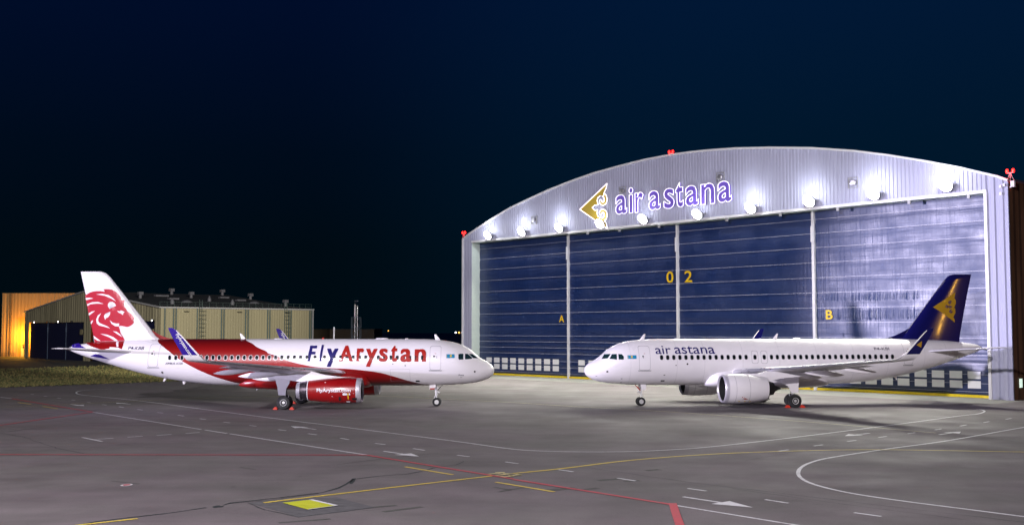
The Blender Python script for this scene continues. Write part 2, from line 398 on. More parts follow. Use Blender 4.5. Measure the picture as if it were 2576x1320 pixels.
    # wings
    for sd in (-1, 1):
        ys = [1.2, 2.0, 3.2, 4.8, 6.4, 8.5, 11, 13.5, 15.6, 16.5]
        rings = [foil(wing_le(y), y, wing_z(y)+.12, wing_te(y)-wing_le(y), 1.05 if y < 6.4 else .9, radians(0), sd, .03*max(0, 1-y/12)) for y in ys]
        mb = M()
        mb.loft(rings, mf=lambda i, k: 1 if k in (0, 1, 16, 15) and i > 0 else 0)
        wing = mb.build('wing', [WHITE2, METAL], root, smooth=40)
        # sharklet
        zz = wing_z(16.5)+.12
        c0 = wing_te(16.5)-wing_le(16.5)
        sh = [(wing_le(16.5), 16.5, zz, c0, .9, 5), (20.62, 16.8, zz+.06, 1.45, .85, 22), (20.85, 17.05, zz+.2, 1.36, .8, 48), (21.15, 17.22, zz+.5, 1.24, .75, 68),
              (21.7, 17.42, zz+1.15, 1.02, .7, 76), (22.3, 17.58, zz+1.85, .78, .65, 78), (22.72, 17.68, zz+2.3, .55, .6, 78), (23.02, 17.73, zz+2.48, .3, .5, 78)]
        rings = [foil(a, y, z, c, t, radians(ct), sd) for a, y, z, c, t, ct in sh]
        mb = M()
        mb.loft(rings, mf=lambda i, k: (1 if i >= 3 and 3 <= k <= 13 or i >= 6 else (2 if k in (0, 1, 16, 15) and i < 3 else 0)))
        shk = mb.build('sharklet', [WHITE, PURP if fa else NAVY, METAL], root, smooth=50)
        # livery on the sharklet: face seen from the camera (outer skin of near one, inner skin of far one)
        near = sd == pose.sd
        def shl(s_, z_, near=near):
            # interpolate section at height
            zs = [a[2] for a in sh]
            for i in range(3, len(sh)-1):
                if z_ <= sh[i+1][2]: break
            a, b = sh[i], sh[i+1]; t = max(0, min(1, (z_-a[2])/(b[2]-a[2])))
            y = a[1]+(b[1]-a[1])*t; c = a[3]+(b[3]-a[3])*t
            return y + (.055 if near else -.075)*c + (.012 if near else -.012), z_
        if fa:
            # text runs down the sharklet, parallel to its trailing edge
            ax = Vector((22.42-21.1, (zz+2.05)-(zz+.58))) if False else None
            top = Vector((22.72, zz+2.02)); bot = Vector((21.75, zz+.45))
            d = (bot-top); u = d.normalized(); w = Vector((-u.y, u.x))  # u: reading direction; w: glyph up
            if w.x > 0: w = -w
            pz = [text2d('FlyArystan.com', (0, 0, d.length, .33), .022)]
            if not near and False: pass
            pz = [([tuple(top + u*a + w*(b-.17)) for a, b in vs], fs) for vs, fs in pz]
            decal('sharklet_lettering', pose, pz, RIMW, shk, l=shl, far=not near, dx=.4, dy=.3, lay=.0015)
        elif near:
            vs, fs = fill2d([(22.0, zz+1.2), (22.42, zz+1.5), (22.40, zz+1.0)])
            decal('sharklet_emblem', pose, [(vs, fs)], GOLD, shk, l=shl, dx=.4, dy=.3)
        # flap track fairings
        for y, ln, r in ((3.9, 3.9, .30), (7.6, 3.6, .27), (11.6, 3.0, .22)):
            te = wing_te(y); z0 = wing_z(y) - .26 - .05
            prof = [(-ln*.62, .02, .06), (-ln*.5, .45, .03), (-ln*.3, .85, -.0), (-ln*.05, 1, -.06), (ln*.12, .85, -.10), (ln*.26, .5, -.13), (ln*.37, .06, -.16)]
            rings = [[(-(te+a), sd*y + r*.62*q*cos(2*pi*k/16), z0 + dz + r*q*sin(2*pi*k/16)) for k in range(16)] for a, q, dz in prof]
            mb = M(); mb.loft(rings); mb.build('flap_fairing', WHITE, root, smooth=60)
        # trailing-edge flap gap lines and aileron (thin dark grooves on the lower face) -> slim flap strip
        mb = M(); rr = []
        for y in (2.2, 4, 6.4):
            rr.append(foil(wing_te(y)-.95, y, wing_z(y)-.10, 1.15, .8, 0, sd, .12))
        mb.loft(rr); mb.build('inboard_flap', WHITE2, root, smooth=50)
        mb = M(); rr = []
        for y in (6.5, 9, 12.6): rr.append(foil(wing_te(y)-.7, y, wing_z(y)+.0, .85, .8, 0, sd, .10))
        mb.loft(rr); mb.build('outboard_flap', WHITE2, root, smooth=50)
        # landing light at wing root + static wick nav light
        mb = M(); mb.box((-20.62, sd*16.62, zz+.0), (.16, .05, .05)); mb.build('navigation_light', METAL, root)
        # engine
        ey = 5.75
        if fa:
            ex, ez = 10.85, 1.70
            eng = empty('engine', (-ex, sd*ey, ez), 0, root)
            prof = [(.16, .868), (.08, .885), (.0, .93), (.04, .975), (.16, 1.00), (.43, 1.03)]
            mb = M(); mb.lathe(prof, (0, 0, 0), n=56); mb.build('intake_lip', LIP, eng, smooth=60)
            prof = [(.43, 1.03), (1.0, 1.065), (1.7, 1.07), (2.5, 1.03), (3.3, .965), (4.0, .885), (4.48, .83)]
            mb = M(); mb.lathe(prof, (0, 0, 0), n=56); nac = mb.build('nacelle', RED, eng, smooth=60)
            mb = M(); mb.lathe([(4.44, .845), (4.50, .838), (4.5, .80)], (0, 0, 0), n=56); mb.build('nacelle_band', RIMW, eng, smooth=60)
            mb = M(); mb.lathe([(4.50, .825), (5.12, .725)], (0, 0, 0), n=56, mi=0); mb.lathe([(5.12, .735), (5.42, .66), (5.44, .63), (5.1, .63), (4.6, .6)], (0, 0, 0), n=56, mi=1)
            mb.build('exhaust_nozzle', [TITAN, METAL], eng, smooth=40)
            mb = M(); mb.lathe([(.16, .868), (.43, .86), (1.0, .84), (1.35, .84)], (0, 0, 0), n=40); mb.build('intake_duct', BLACK, eng, smooth=60)
            fr, fx = .84, 1.25
        else:
            ex, ez = 10.6, 1.75
            eng = empty('engine', (-ex, sd*ey, ez), 0, root)
            sdn = sd
            prof = [(.16, 1.035), (.09, 1.05), (0, 1.10), (.05, 1.15), (.18, 1.18), (.38, 1.205)]
            mb = M(); mb.lathe(prof, (0, 0, 0), n=56); mb.build('intake_lip', LIP, eng, smooth=60)
            prof = [(.38, 1.205), (.9, 1.235), (1.6, 1.245), (2.4, 1.20), (3.2, 1.10), (3.75, 1.0), (3.9, .97), (3.9, .93)]
            mb = M(); mb.lathe(prof, (0, 0, 0), n=56); nac = mb.build('nacelle', WHITE, eng, smooth=60)
            mb = M()
            for dd in (.95, 2.15): 
                r_ = 1.2365 if dd < 1 else 1.2175
                mb.lathe([(dd, r_+.004), (dd+.025, r_+.003)], (0, 0, 0), n=56)
            mb.build('cowl_seam', LINE, nac)
            mb = M(); mb.lathe([(3.85, .92), (3.6, .90), (3.4, .6)], (0, 0, 0), n=40); mb.build('fan_nozzle', BLACK, eng)
            mb = M(); mb.lathe([(3.0, .72), (3.9, .66), (4.55, .52), (4.6, .46)], (0, 0, 0), n=40, mi=0); mb.lathe([(4.3, .34), (4.75, .26), (5.25, .05), (5.28, .0)], (0, 0, 0), n=24, mi=0)
            mb.build('core_nozzle', DARKM, eng, smooth=50)
            mb = M(); mb.lathe([(.16, 1.035), (.5, 1.01), (1.1, 1.0), (1.4, 1.0)], (0, 0, 0), n=40); mb.build('intake_duct', BLACK, eng, smooth=60)
            # lower aft strake
            mb = M(); mb.prism([(-2.6, -.05, -1.16), (-4.0, -.05, -.93), (-4.25, -.05, -.86), (-4.25, -.05, -.90), (-2.9, -.05, -1.2)], (0, .1, 0)); mb.build('drain_fairing', GREY, eng)
            fr, fx = 1.0, 1.3
        mb = M(); nb = 22 if fa else 20
        for k in range(nb):
            a = 2*pi*k/nb
            mb.add([(-fx, .2*cos(a), .2*sin(a)), (-fx-.12, .2*cos(a+.22), .2*sin(a+.22)), (-fx-.25, fr*cos(a+.34), fr*sin(a+.34)), (-fx, fr*cos(a+.02), fr*sin(a+.02))], [(0, 1, 2, 3)])
        mb.lathe([(fx+.35, fr), (fx+.35, .02)], (0, 0, 0), n=32)
        mb.build('fan', DARKM, eng)
        mb = M(); mb.lathe([(fx-.42, .0), (fx-.38, .05), (fx-.2, .15), (fx, .24), (fx+.1, .26)], (0, 0, 0), n=24); mb.build('spinner', DARKM, eng, smooth=60)
        # pylon
        zt2 = wing_z(ey)
        mb = M(); top = ez + (1.0 if fa else 1.2)
        x0 = ex + (1.0 if fa else 1.3)
        rings = []
        for s_, zb_, ztp, hw in ([(ex+1.0, top-.02, top+.03, .03), (ex+2.0, top-.1, top+.14, .16), (ex+3.2, top-.2, top+.30, .20), (ex+4.4, top-.35, zt2+.12, .21), (ex+5.8, zt2-.72, zt2-.05, .17), (ex+7.0, zt2-.5, zt2-.12, .08), (ex+7.9, zt2-.35, zt2-.12, .02)] if fa else
                                 [(ex+1.2, top-.02, top+.03, .03), (ex+2.2, top-.2, top+.06, .16), (ex+3.2, top-.4, top+.05, .22), (ex+4.0, ez+.55, zt2+.0, .20), (ex+5.2, zt2-.62, zt2-.05, .16), (ex+6.6, zt2-.5, zt2-.12, .08), (ex+7.9, zt2-.35, zt2-.12, .02)]):
            rings.append([(-s_, sd*ey+hw*a, b) for a, b in ((-1, zb_), (1, zb_), (1, ztp), (-1, ztp))])
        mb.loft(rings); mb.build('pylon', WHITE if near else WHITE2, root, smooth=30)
        if near and fa:
            nc = empty  # nacelle lettering
            def nl(s_, z_):
                d = s_-ex; r = 1.07 if d < 2 else 1.07-(d-2)*.075
                zz_ = (z_-ez); return ey + sqrt(max(0, (r+.02)**2 - zz_**2)), z_
            pa = lambda x, y: pose.sz((840+x/9.2)/1.1626, (1090+y/9.2)/1.1626, ey+1.05)
            a = pa(785, 540); b = pa(1710, 418)
            o = decal('engine_lettering', pose, [text2d('FlyArystan.com', (a[0], a[1], b[0], b[1]), .022)], RIMW, root, l=nl, dx=.5, dy=.08, lay=.0015)
            pcs = []; mi = []
            def rect(x0, y0, x1, y1):
                p = [pa(x0, y0), pa(x1, y0), pa(x1, y1), pa(x0, y1)]; return p, [(0, 1, 2, 3)]
            for r_, m_ in (((1492, 542, 1610, 598), 0), ((1660, 545, 1690, 595), 0), ((1622, 545, 1645, 710), 1), ((1378, 640, 1432, 745), 2), ((1740, 672, 1862, 728), 2), ((1185, 630, 1220, 640), 0), ((985, 250, 1020, 262), 0), ((985, 380, 1000, 392), 0), ((1780, 545, 1795, 555), 0), ((1570, 765, 1670, 800), 0)):
                pcs.append(rect(*r_)); mi.append(m_)
            for q_, m_ in zip(pcs, mi): decal('placard', pose, [q_], (RIMW, YEL, BLACK)[m_], eng, l=nl, dx=.5, dy=.06)
        elif near:
            def nl(s_, z_):
                d = s_-ex; r = 1.245 - max(0, d-2)*.06
                return ey + sqrt(max(0, (r+.012)**2 - (z_-ez)**2)), z_
            pa = lambda x, y: pose.sz(*zC(x, y), ey+1.0)
            pcs = []; mi = []
            for cx, cy, w_, h_, m_ in ((1892, 832, 12, 10, 1), (1957, 833, 12, 10, 1), (2020, 834, 12, 10, 1), (1915, 785, 8, 12, 0), (1952, 803, 24, 14, 0), (1972, 806, 12, 7, 0)):
                p = [pa(cx-w_/2, cy-h_/2), pa(cx+w_/2, cy-h_/2), pa(cx+w_/2, cy+h_/2), pa(cx-w_/2, cy+h_/2)]; pcs.append((p, [(0, 1, 2, 3)])); mi.append(m_)
            p = [pa(1937, 780), pa(1940, 780), pa(1928, 815), pa(1924, 815)]; pcs.append((p, [(0, 1, 2, 3)])); mi.append(0)
            for q_, m_ in zip(pcs, mi): decal('placard', pose, [q_], (LETR, YEL)[m_], eng, l=nl, dx=.5, dy=.1)
    # tail livery
    def fin_y(s_, z_):
        t = [(5.55, 29.2, 35.55, .36), (6.2, 30.05, 35.62, .34), (8, 31.5, 36.0, .27), (10, 33.1, 36.45, .20), (11.35, 34.2, 36.78, .15), (11.75, 34.62, 36.88, .13), (11.9, 35.05, 36.92, .08)]
        for i in range(len(t)-1):
            if z_ <= t[i+1][0]: break
        k = max(0, min(1, (z_-t[i][0])/(t[i+1][0]-t[i][0]))); le, te, th = (t[i][j]+(t[i+1][j]-t[i][j])*k for j in (1, 2, 3))
        x = max(0, min(1, (s_-le)/(te-le))); prof = [(0, 0), (.02, .45), (.08, .8), (.2, 1), (.4, .95), (.7, .55), (1, .06)]
        for i in range(6):
            if x <= prof[i+1][0]: break
        return th*(prof[i][1]+(prof[i+1][1]-prof[i][1])*(x-prof[i][0])/(prof[i+1][0]-prof[i][0]))
    if fa:
        P = lambda pts: [pose.sz(*zE(*p), .2) for p in pts]
        lion = [(1085, 107), (1110, 88), (1150, 65), (1210, 50), (1290, 47), (1370, 62), (1402, 74), (1375, 45), (1325, 27), (1380, 22), (1440, 30), (1500, 60), (1535, 100), (1556, 130), (1562, 165), (1590, 160), (1603, 182), (1580, 230), (1622, 268), (1645, 310), (1690, 340), (1737, 402), (1690, 406), (1726, 440), (1715, 470), (1680, 495), (1640, 508), (1580, 497), (1535, 500), (1545, 540), (1557, 590), (1590, 640), (1604, 688), (1500, 690), (1350, 692), (1215, 702), (1203, 660), (1180, 560), (1160, 470), (1130, 350), (1108, 240)]
        fl = lambda s_, z_: (fin_y(s_, z_)+.012, z_)
        # keep the outline inside the fin's trailing edge
        def cl(p):
            te = 35.55 + (p[1]-5.55)*(.225); return (min(p[0], te-.02), p[1])
        decal('lion_emblem', pose, [fill2d([cl(p) for p in smooth_poly(P(lion), 3)])], CRIM, fin, l=fl, dx=.3, dy=.3)
        st = [[(1230, 90), (1310, 82), (1400, 100), (1460, 140), (1495, 180), (1430, 142), (1350, 108)],
              [(1090, 137), (1140, 130), (1197, 142), (1130, 156), (1098, 162)],
              [(1110, 216), (1180, 190), (1260, 187), (1332, 212), (1240, 208), (1160, 216), (1116, 237)],
              [(1130, 335), (1170, 310), (1216, 303), (1170, 337), (1136, 362)],
              [(1158, 460), (1165, 435), (1190, 420), (1176, 455), (1163, 475)],
              [(1300, 330), (1255, 360), (1230, 412), (1238, 462), (1270, 490), (1340, 505), (1418, 527), (1385, 502), (1320, 475), (1275, 455), (1257, 430), (1262, 390)],
              [(1352, 418), (1335, 375), (1345, 348), (1362, 335), (1360, 362), (1385, 352), (1419, 312), (1415, 350), (1390, 385), (1362, 395)],
              [(1410, 277), (1388, 240), (1390, 210), (1415, 188), (1450, 186), (1480, 205), (1497, 237), (1460, 212), (1425, 215), (1408, 240)],
              [(1508, 300), (1540, 308), (1568, 312), (1560, 293), (1610, 318), (1592, 330), (1586, 358), (1560, 337), (1530, 325)],
              [(1411, 418), (1450, 453), (1500, 465), (1538, 463), (1532, 502), (1480, 497), (1435, 467)],
              [(1453, 562), (1500, 568), (1545, 598), (1582, 642), (1530, 612)],
              [(1283, 595), (1380, 608), (1460, 638), (1510, 676), (1528, 700), (1500, 700), (1470, 682), (1400, 640)],
              [(1190, 618), (1230, 645), (1292, 690), (1240, 682), (1205, 657)]]
        decal('lion_mane_strokes', pose, [fill2d(P(q)) for q in st], WHITE, fin, l=lambda s_, z_: (fin_y(s_, z_)+.020, z_), dx=.3, dy=.3)
        Q = lambda pts: [pose.sz(*zE(*p)) for p in pts]
        decal('tail_sweep', pose, [fill2d(Q([(1218, 703), (1400, 696), (1603, 690), (1585, 745), (1568, 795), (1520, 775), (1410, 765), (1408, 785), (1310, 802), (1220, 775), (1140, 742), (1098, 712)])),
                                   fill2d(Q([(918, 748), (960, 728), (1015, 718), (1050, 752), (1105, 782), (930, 775)])),
                                   fill2d(Q([(1160, 882), (1230, 855), (1290, 867), (1412, 923), (1300, 908)]))], [RED, PURP], fus, mi_list=[0, 1, 1], off=.012)
        decal('tail_sweep_stroke', pose, [fill2d(Q([(1495, 700), (1528, 700), (1526, 765), (1502, 765)]))], WHITE, fus, off=.020)
    else:
        P = lambda pts: [pose.sz(*zD(*p), .2) for p in pts]
        gold = [(1480, 212), (1285, 338), (1380, 395), (1475, 467), (1473, 440), (1462, 422), (1480, 385), (1478, 350), (1468, 342), (1484, 310), (1482, 280), (1470, 262)]
        yy = .285
        def fy(s_, z_):
            return fin_y(s_, z_) + .012, z_
        decal('fin_emblem', pose, [fill2d(P(gold))], GOLD, fin, l=lambda s_, z_: (fy(s_, z_)[0]+.0, z_), dx=.25, dy=.3)
        def disc(cx, cy, r, n=16): return [(cx + r*cos(2*pi*k/n), cy + r*sin(2*pi*k/n)) for k in range(n)]
        decal('fin_emblem_ornament', pose, [fill2d(P(disc(1432, 298, 17))), fill2d(P(disc(1404, 334, 14))), fill2d(P(disc(1440, 372, 17))), fill2d(P([(1405, 328), (1440, 322), (1452, 335), (1440, 348), (1405, 342)]))], NAVY, fin, l=lambda s_, z_: (fy(s_, z_)[0]+.008, z_), dx=.25, dy=.3)
        decal('fin_emblem_scroll', pose, [fill2d(P(disc(1446, 302, 7))), fill2d(P(disc(1450, 366, 7)))], GOLD, fin, l=lambda s_, z_: (fy(s_, z_)[0]+.016, z_), dx=.25, dy=.3)
    # cabin windows
    wz = 4.31
    ss = [6.2 + .548*k for k in range(15)] + [14.72, 15.55] + [16.25 + .545*k for k in range(23 if fa else 20)]
    if not fa: ss = [6.5 + .55*k for k in range(15)] + [15.02, 15.88] + [16.55 + .545*k for k in range(22)]
    for s_ in ss:
        for sd in (-1, 1):
            mb = M()
            for (w_, h_, r_, of, mi) in ((.32, .44, .13, .010, 1 if fa else 2), (.255, .375, .11, .016, 0)):
                vs, fs = fill2d(rrect(s_, wz, w_, h_, r_))
                vs, fs = refine(vs, fs, 1, .12)
                mb.add([(-a, sd*skin(a, b, of)[0], skin(a, b, of)[1]) for a, b in vs], fs, mi)
            mb.build('cabin_window', [GLASS, RIMW, LINE], root)
    # doors (outline, sill, porthole)
    def door(nm, pts, sill=True, port=None):
        ins = []; c = (sum(p[0] for p in pts)/len(pts), sum(p[1] for p in pts)/len(pts))
        out = pts; w_ = .022
        ins = []
        for p in pts:
            d = Vector((c[0]-p[0], c[1]-p[1])); ins.append((p[0] + math.copysign(w_, d.x), p[1] + math.copysign(w_, d.y)))
        for far in (False, True):
            o = decal(nm, pose, [ring2d(out, ins)], LINE if nm != 'wing_exit' or not fa else RIMW, root, far=far, off=.009)
            if sill:
                zb = min(p[1] for p in pts); s0 = min(p[0] for p in pts if p[1] < zb+.25); s1 = max(p[0] for p in pts if p[1] < zb+.25)
                decal('door_sill', pose, [([(s0-.1, zb-.0), (s1+.1, zb-.0), (s1+.06, zb-.09), (s0-.06, zb-.09)], [(0, 1, 2, 3)])], GREY, o, far=far, off=.03)
                decal('door_porthole', pose, [fill2d(rrect(c[0]+(.12 if fa else -.14), c[1]+.15, .14, .15, .06))], GLASS, o, far=far, off=.014)
                decal('door_handle', pose, [fill2d(rrect(c[0]-.12, c[1]+.08, .05, .22, .02)), fill2d(rrect(c[0], c[1]+.38, .14, .03, .01))], [LINE, LETR], o, far=far, off=.014, mi_list=[0, 1])
    if fa:
        door('cabin_door', rrect(5.08, 4.28, .97, 2.06, .16)); 
        a = pose.sz(*zA(1000, 800)); dp = rrect(0, 0, .92, 2.02, .2); door('cabin_door', [(a[0] + x - y*.09, a[1] + y) for x, y in dp])
    else:
        a = pose.sz(*zC(803, 335)); door('cabin_door', rrect(a[0], a[1]-.02, 1.0, 2.1, .16))
        a = pose.sz(*zD(1083, 725)); dp = rrect(0, 0, .92, 2.05, .2); door('cabin_door', [(a[0] + x + y*.02, a[1] + y) for x, y in dp])
    for s_ in ss[15:17]: door('wing_exit', rrect(s_, wz+.0, .60, 1.12, .18), sill=False)
    # small hatches / vents on the lower side
    if fa: hl = [(zB(1665, 612), .36, .13), (zB(2253, 515), .16, .16), (zB(1535, 453), .1, .1), (zB(1407, 437), .08, .08), (zA(1075, 942), .16, .18), (zB(2113, 574), .2, .03), (zA(1330, 1028), 1.1, .03), (zA(1100, 985), .5, .03)]
    else: hl = [(zC(1006, 596), .36, .12), (zC(1290, 405), .16, .16), (zC(1160, 420), .1, .08), (zC(1027, 530), .16, .06), (zC(375, 492), .16, .14), (zC(530, 615), .14, .05), (zC(538, 572), .14, .05), (zC(250, 543), .14, .03)]
    mb = M()
    for q, w_, h_ in hl:
        a = pose.sz(*q); o = fill2d(rrect(a[0], a[1], w_, h_, min(w_, h_)*.45)); vs, fs = refine(*o, .5, .1)
        mb.add([(-x, pose.sd*skin(x, z, .012)[0], skin(x, z, .012)[1]) for x, z in vs], fs)
    mb.build('service_hatch', DARKM, root)
    # cargo door and panel outlines
    mb_p = []
    if fa: boxes = [((1380, 490), (1590, 600))]; zz_ = zB
    else: boxes = [((2110, 760), (2300, 860))]; zz_ = zC
    if fa:
        a = pose.sz(*zB(1380, 490)); b = pose.sz(*zB(1590, 610)); o_ = rrect((a[0]+b[0])/2, (a[1]+b[1])/2, abs(a[0]-b[0]), abs(a[1]-b[1]), .05)
        i_ = [(x + math.copysign(.012, (a[0]+b[0])/2-x), z + math.copysign(.012, (a[1]+b[1])/2-z)) for x, z in o_]
        decal('cargo_door', pose, [ring2d(o_, i_)], LINE, root)
    # skin joints around the barrel
    jmat = mat('joint_grey', (.52, .51, .54), .5)
    for s_ in (3.75, 7.9, 10.4, 13.9, 17.3, 20.8, 24.3, 27.6, 31.3, 33.6):
        if fa: break
        jm = M()
        for sd in (-1, 1):
            zt, zb, hw = sec(s_); zs = [zb + .05 + (zt-zb-.1)*k/40 for k in range(41)]
            P = [(-(s_+d), sd*skin(s_+d, z, .006)[0], skin(s_+d, z, .006)[1]) for z in zs for d in (0, .018)]
            jm.add(P, [(2*k, 2*k+1, 2*k+3, 2*k+2) for k in range(40)])
        jm.build('skin_joint', jmat, root)
    # cockpit windows
    def cw(pts, nm='cockpit_window'):
        for far in (False, True):
            o = decal(nm, pose, [fill2d(pts)], CGLASS, root, far=far, off=.012, dx=.15, dy=.08)
    zf = zB if fa else zC
    if fa: wins = [[(2085, 340), (2100, 331), (2136, 331), (2136, 390), (2090, 392), (2084, 375)], [(2153, 331), (2178, 331), (2228, 372), (2222, 383), (2160, 389), (2152, 385)], [(2192, 333), (2230, 336), (2290, 377), (2238, 378)]]
    else: wins = [[(500, 293), (540, 293), (562, 318), (564, 352), (555, 356), (504, 353)], [(426, 293), (482, 291), (484, 355), (400, 345)], [(345, 294), (415, 290), (378, 342), (308, 348)]]
    for q in wins: cw([pose.sz(*zf(*p)) for p in q])
    # lettering
    if fa:
        gl = [('F', 523, 408, 628, 248, .17), ('l', 648, 408, 699, 240, .17), ('y', 720, 465, 848, 278, .0), ('A', 850, 408, 1008, 248, .0), ('r', 1030, 408, 1112, 275, .0), ('y', 1125, 465, 1252, 280, .0), ('s', 1262, 412, 1360, 278, .0), ('t', 1385, 412, 1459, 246, .05), ('a', 1483, 415, 1605, 280, .0), ('n', 1630, 412, 1753, 283, .0)]
        pcs = []; mi = []
        for ch, x0, yb, x1, yt, sh in gl:
            a = pose.sz(*zB(x0, yb)); b = pose.sz(*zB(x1, yt))
            pcs.append(bold2d(ch, (a[0], a[1], b[0], b[1]), .01, sh, .055)); mi.append(0 if len(mi) < 3 else 1)
        for j, (p_, m_) in enumerate(zip(pcs, mi)):
            decal('airline_title', pose, p_, LETB if m_ == 0 else LETR, root, off=.009, lay=.0015)
        def word(t, A, B, m, nm, off=.0, sh=0.):
            a = pose.sz(*A); b = pose.sz(*B); return decal(nm, pose, [text2d(t, (a[0], a[1], b[0], b[1]), off, sh)], m, root, off=.010)
        word('P4-KBB', zA(785, 753), zA(925, 726), LETD, 'registration', .008, .18)
        word('AIRBUS A320', zA(1100, 876), zA(1246, 858), LETD, 'type_lettering', .01, .1)
        word('Posa', zB(2088, 558), zB(2140, 542), LETD, 'nose_lettering', .01)
        fa_, fb_ = pose.sz(*zB(1958, 376)), pose.sz(*zB(2045, 336)); sun = pose.sz(*zB(2006, 354))
    else:
        def word(t, A, B, m, nm, off=.0, sh=0.):
            a = pose.sz(*A); b = pose.sz(*B); return decal(nm, pose, [text2d(t, (a[0], a[1], b[0], b[1]), off, sh)], m, root, off=.010)
        word('air', zC(928, 292), zC(1088, 197), LETB, 'airline_title', .004, -.04); word('astana', zC(1148, 290), zC(1590, 200), LETB, 'airline_title', .004, -.04)
        word('P4-KBI', zD(795, 697), zD(917, 675), LETD, 'registration', .005, -.08)
        word('AIRBUS A320', zD(708, 798), zD(888, 780), LETD, 'type_lettering', .008)
        word('neo', zD(890, 790), zD(932, 779), LETD, 'type_lettering', .01, .2)
        word('KBI', (zC(782, 680)[0], zC(782, 680)[1]), zC(812, 668), LETD, 'gear_door_lettering') if False else None
        fa_, fb_ = pose.sz(*zC(607, 346)), pose.sz(*zC(707, 305)); sun = pose.sz(*zC(655, 324))
    fl_ = decal('flag', pose, [([(fa_[0], fa_[1]), (fb_[0], fa_[1]), (fb_[0], fb_[1]), (fa_[0], fb_[1])], [(0, 1, 2, 3)])], FLAGB, root, off=.009)
    n_ = 14; disc_ = [(sun[0] + .075*cos(2*pi*k/n_), sun[1] + .03 + .075*sin(2*pi*k/n_)) for k in range(n_)]
    h_ = fa_[0]+(fb_[0]-fa_[0])*.04; h2 = fa_[0]+(fb_[0]-fa_[0])*.08
    decal('flag_sun', pose, [fill2d(disc_), fill2d([(sun[0]-.16, sun[1]-.02), (sun[0], sun[1]-.1), (sun[0]+.16, sun[1]-.02), (sun[0], sun[1]-.05)]), ([(h_, fa_[1]+.03), (h2, fa_[1]+.03), (h2, fb_[1]-.03), (h_, fb_[1]-.03)], [(0, 1, 2, 3)])], YEL, fl_, off=.014)
    # antennas, beacon, domes on the spine
    def blade(s0, h, w_, up=True, lean=.35):
        zt, zb, hw = sec(s0); z0 = zt-.03 if up else zb+.03; k = 1 if up else -1
        mb = M(); mb.loft([[(-s0, 0, z0), (-(s0+w_*.5), .035, z0), (-(s0+w_), 0, z0), (-(s0+w_*.5), -.035, z0)], [(-(s0+lean+w_*.15), 0, z0+k*h), (-(s0+lean+w_*.3), .015, z0+k*h), (-(s0+lean+w_*.5), 0, z0+k*h), (-(s0+lean+w_*.3), -.015, z0+k*h)]])
        mb.build('antenna', WHITE, root)
    blade(4.75 if fa else 5.0, .52, .45); blade(22.05 if fa else 17.4, .5, .42); blade(20.6, .45, .3, False); blade(29.0, .3, .3, False, .2)
    if fa: blade(27.3, .25, .35, False, .1)
    for s0, ln, h in (((9.3, 1.3, .10), (7.6, .35, .07), (18.7, .9, .07)) if fa else ((8.2, .4, .06), (19.3, .8, .08))):
        mb = M(); zt = sec(s0)[0]; rings = []
        for q in range(9):
            t = q/8; r = sqrt(max(.0001, 1-(2*t-1)**4)); rings.append([(-(s0+ln*t), .22*r*cos(pi*k/8), zt-.04+(h+.04)*r*sin(pi*k/8)) for k in range(9)])
        mb.loft(rings, closed=True); mb.build('antenna_dome', WHITE, root, smooth=60)
    mb = M(); s0 = 15.2 if fa else 15.6; mb.lathe([(0, .1), (.08, .09), (.13, .05), (.15, .0)], (-s0, 0, 5.9), ax=(0, 0, 1), n=14); mb.build('beacon', CHOCK if fa else GREY, root, smooth=60)
    mb = M()
    for a_ in (2.15, 2.6): mb.bar((-a_-.35, pose.sd*.5, sec(a_)[0]-.06), (-a_, pose.sd*.45, sec(a_-.3)[0]+.02), .02)
    mb.build('wiper', BLACK, root)
    # nose gear
    ng = empty('nose_gear', (-5.07, 0, 0), 0, root)
    mb = M(); mb.tube((.02, 0, .38), (-.05, 0, 1.0), .055, n=14); mb.tube((-.05, 0, .95), (-.12, 0, 2.1), .10, n=14); mb.tube((0, -.32, .385), (0, .32, .385), .05, n=10)
    mb.box((-.03, 0, 1.28), (.3, .34, .10)); mb.tube((.2, .1, 1.22), (.2, -.1, 1.22), .07); mb.bar((-.14, 0, .95), (-.24, 0, .72), .05); mb.bar((-.24, 0, .72), (-.02, 0, .45), .05)
    mb.bar((-.1, .12, 1.0), (-.12, .12, 1.8), .025); mb.bar((.06, -.12, 1.0), (.04, -.12, 1.8), .02)
    mb.build('strut', mat('gear_white', (.6, .6, .6), .4, var=.2, vs=9), ng, smooth=True)
    mb = M(); mb.bar((.02, 0, 1.35), (.62, 0, 2.0), .07, .06); mb.bar((.02, .12, 1.35), (.3, .12, 1.7), .04)
    mb.build('drag_brace', DARKM if fa else LETR, ng)
    for y in (-.42, .42):
        mb = M()
        mb.prism([(-.05, y, 2.0), (-.62, y, 2.0), (-.62, y, 1.52), (-.35, y, 1.46), (-.05, y, 1.7)] if fa else [(.15, y, 2.0), (-.4, y, 2.0), (-.4, y, 1.42), (-.05, y, 1.42)], (0, .025, 0), 0)
        mb.box((-.38, y, 1.55) if fa else (-.22, y, 1.52), (.4 if fa else .3, .035, .12), 1)
        mb.build('gear_door', [WHITE, LETR], ng)
    mb = M(); mb.box((-.08, 0, 1.62), (.08, .5, .06)); mb.tube((.06, .16, 1.6), (.10, .16, 1.6), .08, n=14); mb.tube((.06, -.16, 1.6), (.10, -.16, 1.6), .08, n=14); mb.build('taxi_light', METAL, ng)
